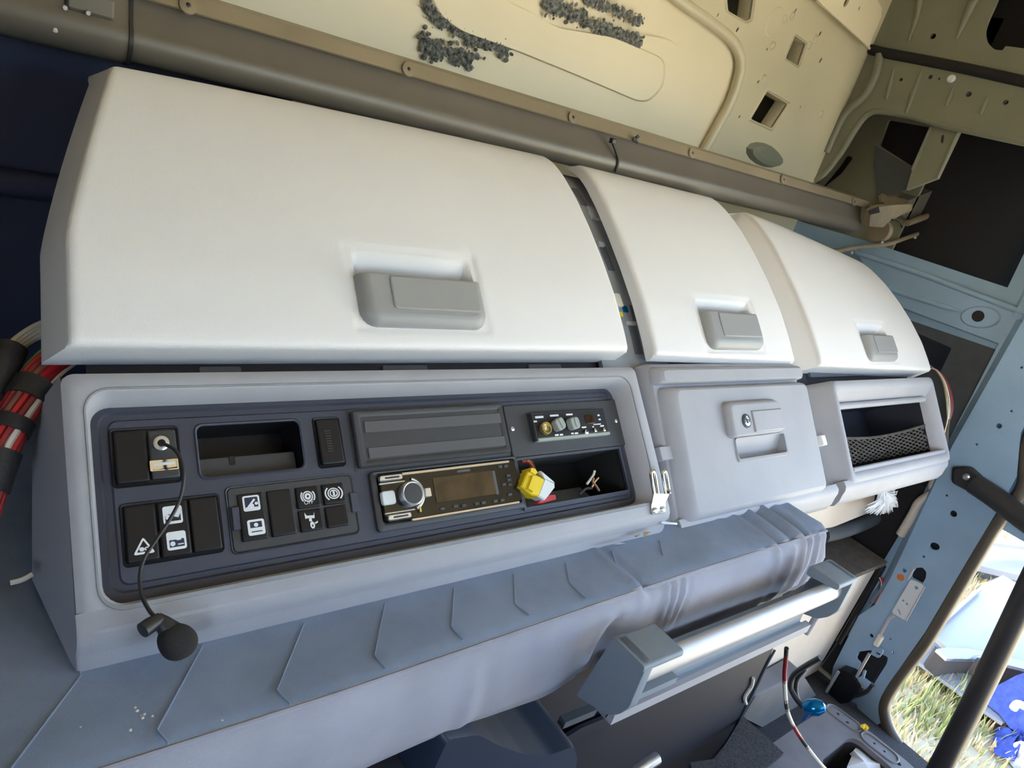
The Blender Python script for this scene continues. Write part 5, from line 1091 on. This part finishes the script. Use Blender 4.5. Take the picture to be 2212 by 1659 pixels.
wc = thing('striped_wires', 'white and red wires taped to the door pillar flank', 'wires', SW.w(*c6(600, 800), .03))
for dx, c_ in ((0, 'white_w'), (14, 'red'), (-12, 'tape')):
    tube('wire', cr([SW.w(*c6(x+dx, y), .032) for x, y in ((665, 260), (690, 330), (660, 440), (600, 550), (550, 650), (550, 710), (600, 800))], 5), .0028, M[c_], wc, 6)
tube('tape_wrap', [SW.w(*c6(590, 565), .032), SW.w(*c6(560, 625), .032)], .008, M['tape'], wc, 8)
# cable with red, white and black sections in front of the storage box
q6 = lambda x, y: (1540+x/5.267, 1400+y/5.267)
hc = thing('striped_cable', 'red, white and black banded cable hanging from the grab handle', 'cable', at_x(*q6(1250, 1300), 1.30))
cp_ = cr([at_x(*q6(x, y), X_) for x, y, X_ in ((838, 0, 1.05), (830, 120, 1.06), (815, 300, 1.08), (820, 480, 1.10), (840, 680, 1.12), (890, 830, 1.15), (960, 960, 1.18), (1060, 1110, 1.20), (1200, 1290, 1.22), (1300, 1400, 1.24))], 6)
segs = [(0, 5, 'tape'), (4, 15, 'darkred'), (14, 22, 'white_w'), (21, 25, 'tape'), (24, 32, 'white_w'), (31, 39, 'darkred'), (38, 43, 'tape'), (42, 55, 'white_w')]
for a, b, c_ in segs: tube('cable_band', cp_[a:b+1], .0036, M[c_], hc, 8)
bc_ = thing('blue_connector', 'shiny blue round connector on black cable by the storage box', 'connector', at_x(*q6(1100, 760), 1.45))
lathe('cap', at_x(*q6(1090, 680), 1.42), Vector((.6, -.6, .5)), [(.010, -.012), (.017, 0), (.018, .016), (.012, .030), (.004, .034)], M['blue_shiny'], bc_, 16)
tube('cable', cr([at_x(*q6(x, y), 1.44) for x, y in ((1060, 690), (1000, 640), (920, 530), (880, 420), (920, 300), (1060, 200), (1220, 110))], 5), .006, M['rubber'], bc_, 8)
tube('cable', cr([at_x(*q6(x, y), 1.45) for x, y in ((1030, 660), (970, 590), (945, 480), (960, 350), (1040, 240))], 5), .005, M['rubber'], bc_, 8)
plate('blue_flag', Fr((1.40, 0, 0), -AY, AZ), [Fr((1.40, 0, 0), -AY, AZ).q(*q6(*p)) for p in ((1050, 720), (1120, 740), (1060, 810), (1005, 840))], (), M['blue_w'], bc_, -.002, .002)
# lower floor pieces: ledge, carpet, sill plate
ZS = -1.02
le = thing('step_ledge', 'lilac-grey plastic ledge below the storage box', 'ledge', (1.3, .45, -1.24))
pl_ = [at_y(*q6(*p), .47) for p in ((480, 545), (800, 385), (1010, 262), (1180, 540), (1160, 690), (1000, 700), (560, 910), (330, 790))]
Fl = Fr((0, .47, 0), AX, AZ); lp = rnd([(p.x, p.z) for p in pl_], .008)
lcx = sum(p[0] for p in lp)/len(lp); lcz = sum(p[1] for p in lp)/len(lp)
loft('face', Fl, [[(a, b, -.045) for a, b in lp], [(a, b, -.006) for a, b in lp], [(lcx+(a-lcx)*.98, lcz+(b-lcz)*.97, 0) for a, b in lp]], M['sill'], le, True, True, 40)
cpz = props(plate('floor_mat', Fr((0, 0, -1.03), AX, AY), [(p.x, p.y) for p in (at_z(*q6(*c_), -1.03) for c_ in ((340, 770), (805, 1190), (560, 1380), (-200, 1500), (-260, 1300), (20, 1260), (150, 1080)))], (), M['carpet'], None, -.012, 0), 'grey carpet offcut on the floor below the storage box', 'carpet')
sp = thing('door_sill', 'grey steel door sill plate with rounded opening and bolt slots', 'sill', at_z(*q6(1700, 1100), -1.05))
Fs = Fr((0, 0, -1.05), AX, AY)
def zq(pts): return [(p.x, p.y) for p in (at_z(*q6(*c_), -1.05) for c_ in pts)]
so = zq([(690, 1075), (1000, 860), (1340, 640), (1420, 680), (1560, 800), (1800, 960), (2000, 1120), (2212, 1290), (2500, 1560), (2200, 1700), (420, 1800), (520, 1400)])
sh_ = rnd(zq([(1230, 1270), (1530, 1030), (1600, 1022), (1680, 1060), (2000, 1330), (2150, 1480), (1900, 1600), (1350, 1600)]), .02)
sl = [rnd(zq(h), .004) for h in ([(1400, 730), (1430, 735), (1445, 765), (1415, 760)], [(1505, 825), (1540, 835), (1555, 860), (1520, 855)], [(1815, 1068), (1840, 1070), (1860, 1098), (1830, 1095)], [(1930, 1160), (1955, 1162), (1972, 1188), (1945, 1185)], [(2085, 1290), (2125, 1295), (2150, 1340), (2105, 1335)])]
plate('sill_plate', Fs, so, [sh_]+sl, M['sill'], sp, -.012, 0)
for a, b in (((1385, 720), (1590, 870)), ((1780, 1040), (2010, 1220))):
    p, q_ = at_z(*q6(*a), -1.05), at_z(*q6(*b), -1.05); t_ = (q_-p).normalized(); s_ = Vector((-t_.y, t_.x, 0))
    L_ = [p+s_*.018*math.cos(R_(x))-t_*.018*math.sin(R_(x)) for x in range(0, 181, 20)]+[q_-s_*.018*math.cos(R_(x))+t_*.018*math.sin(R_(x)) for x in range(0, 181, 20)]
    tube('pressed_oval', L_+[L_[0]], .0028, M['sill'], sp, 6)
mk('sill_well', *g_loft(Fs, [[(a, b, -.012) for a, b in sh_], [(a, b, -.15) for a, b in sh_]], False, True), M['darkhole'], sp, 0)
pp = thing('paper_sheet', 'crumpled white paper sheet in the sill opening', 'paper', at_z(*q6(1700, 1300), -1.09))
pts = [(1650, 1105), (1600, 1165), (1555, 1200), (1580, 1225), (1525, 1350), (1560, 1420), (1800, 1420), (1990, 1330), (1900, 1250)]
P_ = [at_z(*q6(*c_), -1.075+.01*math.sin(i*2.1)) for i, c_ in enumerate(pts)]; c_ = at_z(*q6(1720, 1290), -1.055); n_ = len(P_)
mk('sheet', P_+[c_]+[p-AZ*.001 for p in P_]+[c_-AZ*.001], [(i, (i+1) % n_, n_) for i in range(n_)]+[((i+1) % n_+n_+1, i+n_+1, 2*n_+1) for i in range(n_)]+[(i, i+n_+1, (i+1) % n_+n_+1, (i+1) % n_) for i in range(n_)], M['paper'], pp, 0)
ys_ = thing('yellow_clip', 'small yellow clip on the door sill edge', 'clip', at_z(*q6(1730, 900), -1.04))
for a in ((1700, 890), (1730, 880), (1755, 905)): tube('tooth', [at_z(*q6(1730, 905), -1.045), at_z(*q6(*a), -1.03)], [.007, .004], M['yellow'], ys_, 6)

# ---- black grab rail in the door opening
gr = thing('door_grab_rail', 'black tubular grab rail bolted across the door opening', 'grab rail', SW.w(2040, 1650, .09))
rp = [(2105, 1045, .075), (2150, 1075, .085), (2212, 1122, .10), (2262, 1160, .11), (2268, 1190, .11), (2242, 1230, .11), (2180, 1360, .11), (2105, 1515, .11), (2030, 1660, .11), (1985, 1750, .11)]
tube('rail', cr([SW.w(*p) for p in rp], 6), .0255, M['rubber'], gr, 16)
fe = rnd(SW.poly([(2058, 1008), (2095, 1008), (2130, 1040), (2142, 1072), (2112, 1072), (2056, 1042)], .065), .008)
loft('end_plate', SW, [[(a, b, .051) for a, b in fe], [(a, b, .068) for a, b in fe], [(a, b, .072) for a, b in [(sum(p[0] for p in fe)/len(fe)+(a-sum(p[0] for p in fe)/len(fe))*.85, sum(p[1] for p in fe)/len(fe)+(b-sum(p[1] for p in fe)/len(fe))*.85) for a, b in fe]]], M['rubber'], gr)
lathe('bolt', SW.w(2088, 1030, .072), SW.n, [(.008, 0), (.008, .004), (.004, .006)], M['silver'], gr, 12)

# ================================================================== OUTSIDE ON THE GRASS
o8 = lambda x, y: (1960+x/2.517, 1000+y/2.517)
def gz(x, y, z): return at_z(*o8(x, y), z)
def slab_g(name, pts, z, th, m_, parent, bend=0):
    P_ = [gz(x, y, z) for x, y in pts]; n_ = len(P_); c_ = sum(P_, Vector())/n_+AZ*bend
    v_ = P_+[c_]+[p-AZ*th for p in P_]+[c_-AZ*th]
    return mk(name, v_, [(i, (i+1) % n_, n_) for i in range(n_)]+[((i+1) % n_+n_+1, i+n_+1, 2*n_+1) for i in range(n_)]+[(i, i+n_+1, (i+1) % n_+n_+1, (i+1) % n_) for i in range(n_)], m_, parent, 30)
fp = thing('body_panel', 'large white truck body panel lying on the grass outside', 'body panel', gz(300, 1050, -2.42))
slab_g('base_sheet', [(30, 1060), (100, 935), (330, 880), (634, 960), (800, 1000), (900, 1300), (520, 1415), (400, 1330)], -2.36, .02, M['paint_white'], fp)
slab_g('raised_sheet', [(120, 905), (410, 660), (520, 610), (660, 690), (900, 860), (860, 1120), (634, 1080), (480, 1040), (330, 1010), (215, 1005)], -2.20, .03, M['paint_white'], fp, .05)
slab_g('folded_edge', [(120, 905), (410, 660), (412, 680), (140, 925)], -2.15, .03, M['paint_white'], fp)
def skirt(name, pts, z, drop, m_, parent):
    "vertical strip hanging from an edge"
    A_ = [gz(x, y, z) for x, y in pts]; n_ = len(A_); B_ = [p-AZ*drop for p in A_]; off = Vector((.03, .02, 0))
    v_ = A_+B_+[p+off for p in A_]+[p+off for p in B_]; f_ = []
    for i_ in range(n_-1): f_ += [(i_, i_+1, n_+i_+1, n_+i_), (2*n_+i_, 3*n_+i_, 3*n_+i_+1, 2*n_+i_+1), (i_, 2*n_+i_, 2*n_+i_+1, i_+1), (n_+i_, n_+i_+1, 3*n_+i_+1, 3*n_+i_)]
    f_ += [(0, n_, 3*n_, 2*n_), (n_-1, 3*n_-1, 4*n_-1, 2*n_-1)]
    return mk(name, v_, f_, m_, parent, 30)
skirt('channel_side', [(215, 1060), (300, 1042), (390, 1040), (470, 1075), (634, 1115), (900, 1185)], -2.20, .15, M['channel'], fp)
skirt('channel_mouth', [(158, 1015), (216, 1062)], -2.20, .14, M['darkhole'], fp)  # near-black face painted as the dark of the open channel end
slab_g('channel_top', [(158, 1012), (215, 1003), (330, 1008), (480, 1038), (634, 1078), (900, 1150), (900, 1190), (634, 1120), (470, 1080), (390, 1045), (300, 1046), (216, 1064)], -2.195, .02, M['paint_white'], fp)
wp_ = thing('door_panel', 'white curved panel piece lying on the grass farther from the cab', 'body panel', gz(500, 500, -2.4))
slab_g('sheet', [(345, 515), (400, 420), (430, 405), (560, 440), (634, 470), (900, 560), (900, 680), (600, 610), (400, 560)], -2.25, .05, M['paint_white'], wp_, .04)
slab_g('upper_lip', [(420, 410), (634, 420), (900, 440), (900, 480), (634, 455), (440, 432)], -2.1, .03, M['paint_white'], wp_)
slab_g('slate_frame', [(345, 535), (600, 615), (570, 650), (420, 610), (350, 580)], -2.40, .03, M['slate'], wp_)  # slate-coloured frame piece at the sheet edge
cl = thing('blue_cloth', 'crumpled bright blue cloth on the grass at the panel edge', 'cloth', gz(590, 1450, -2.44))
rgc = random.Random(3)
def heap(name, cx_, cy_, rx, ry, h, m_, parent, seed, lift=.01):
    rg = random.Random(seed); c0 = GR.P(*[(p.x, p.y) for p in [gz(cx_, cy_, -2.45)]][0]); v_ = []; f_ = []; na, nr = 28, 9
    for i in range(nr+1):
        for j in range(na):
            a = 2*PI*j/na; r_ = i/nr; w_ = 1+.18*math.sin(3*a+seed)+.10*math.sin(7*a)
            z = h*(1-r_**2)*(1+.35*math.sin(5*a+4*r_+seed)+.25*math.sin(9*a-6*r_)) if i < nr else 0
            v_.append(c0+Vector((rx*r_*w_*math.cos(a), ry*r_*w_*math.sin(a), max(z, 0)+lift)))
    for i in range(nr):
        for j in range(na): f_.append((i*na+j, i*na+(j+1) % na, (i+1)*na+(j+1) % na, (i+1)*na+j))
    f_.append(tuple(reversed([nr*na+j for j in range(na)])))
    return mk(name, v_, f_, m_, parent, 80)
heap('cloth_heap', 640, 1460, .30, .22, .24, M['jeans'], cl, 2, .10)
heap('cloth_fold', 545, 1560, .14, .09, .07, M['jeans'], cl, 5, .03)
tube('white_hem', cr([gz(575, 1335, -2.20), gz(600, 1310, -2.16), gz(640, 1325, -2.16)], 4), .02, M['white_w'], cl, 8)
bd = props(heap('grey_sack', 640, 1630, .15, .10, .10, M['fascia'], None, 8), 'small grey sack on the grass below the blue cloth', 'sack')
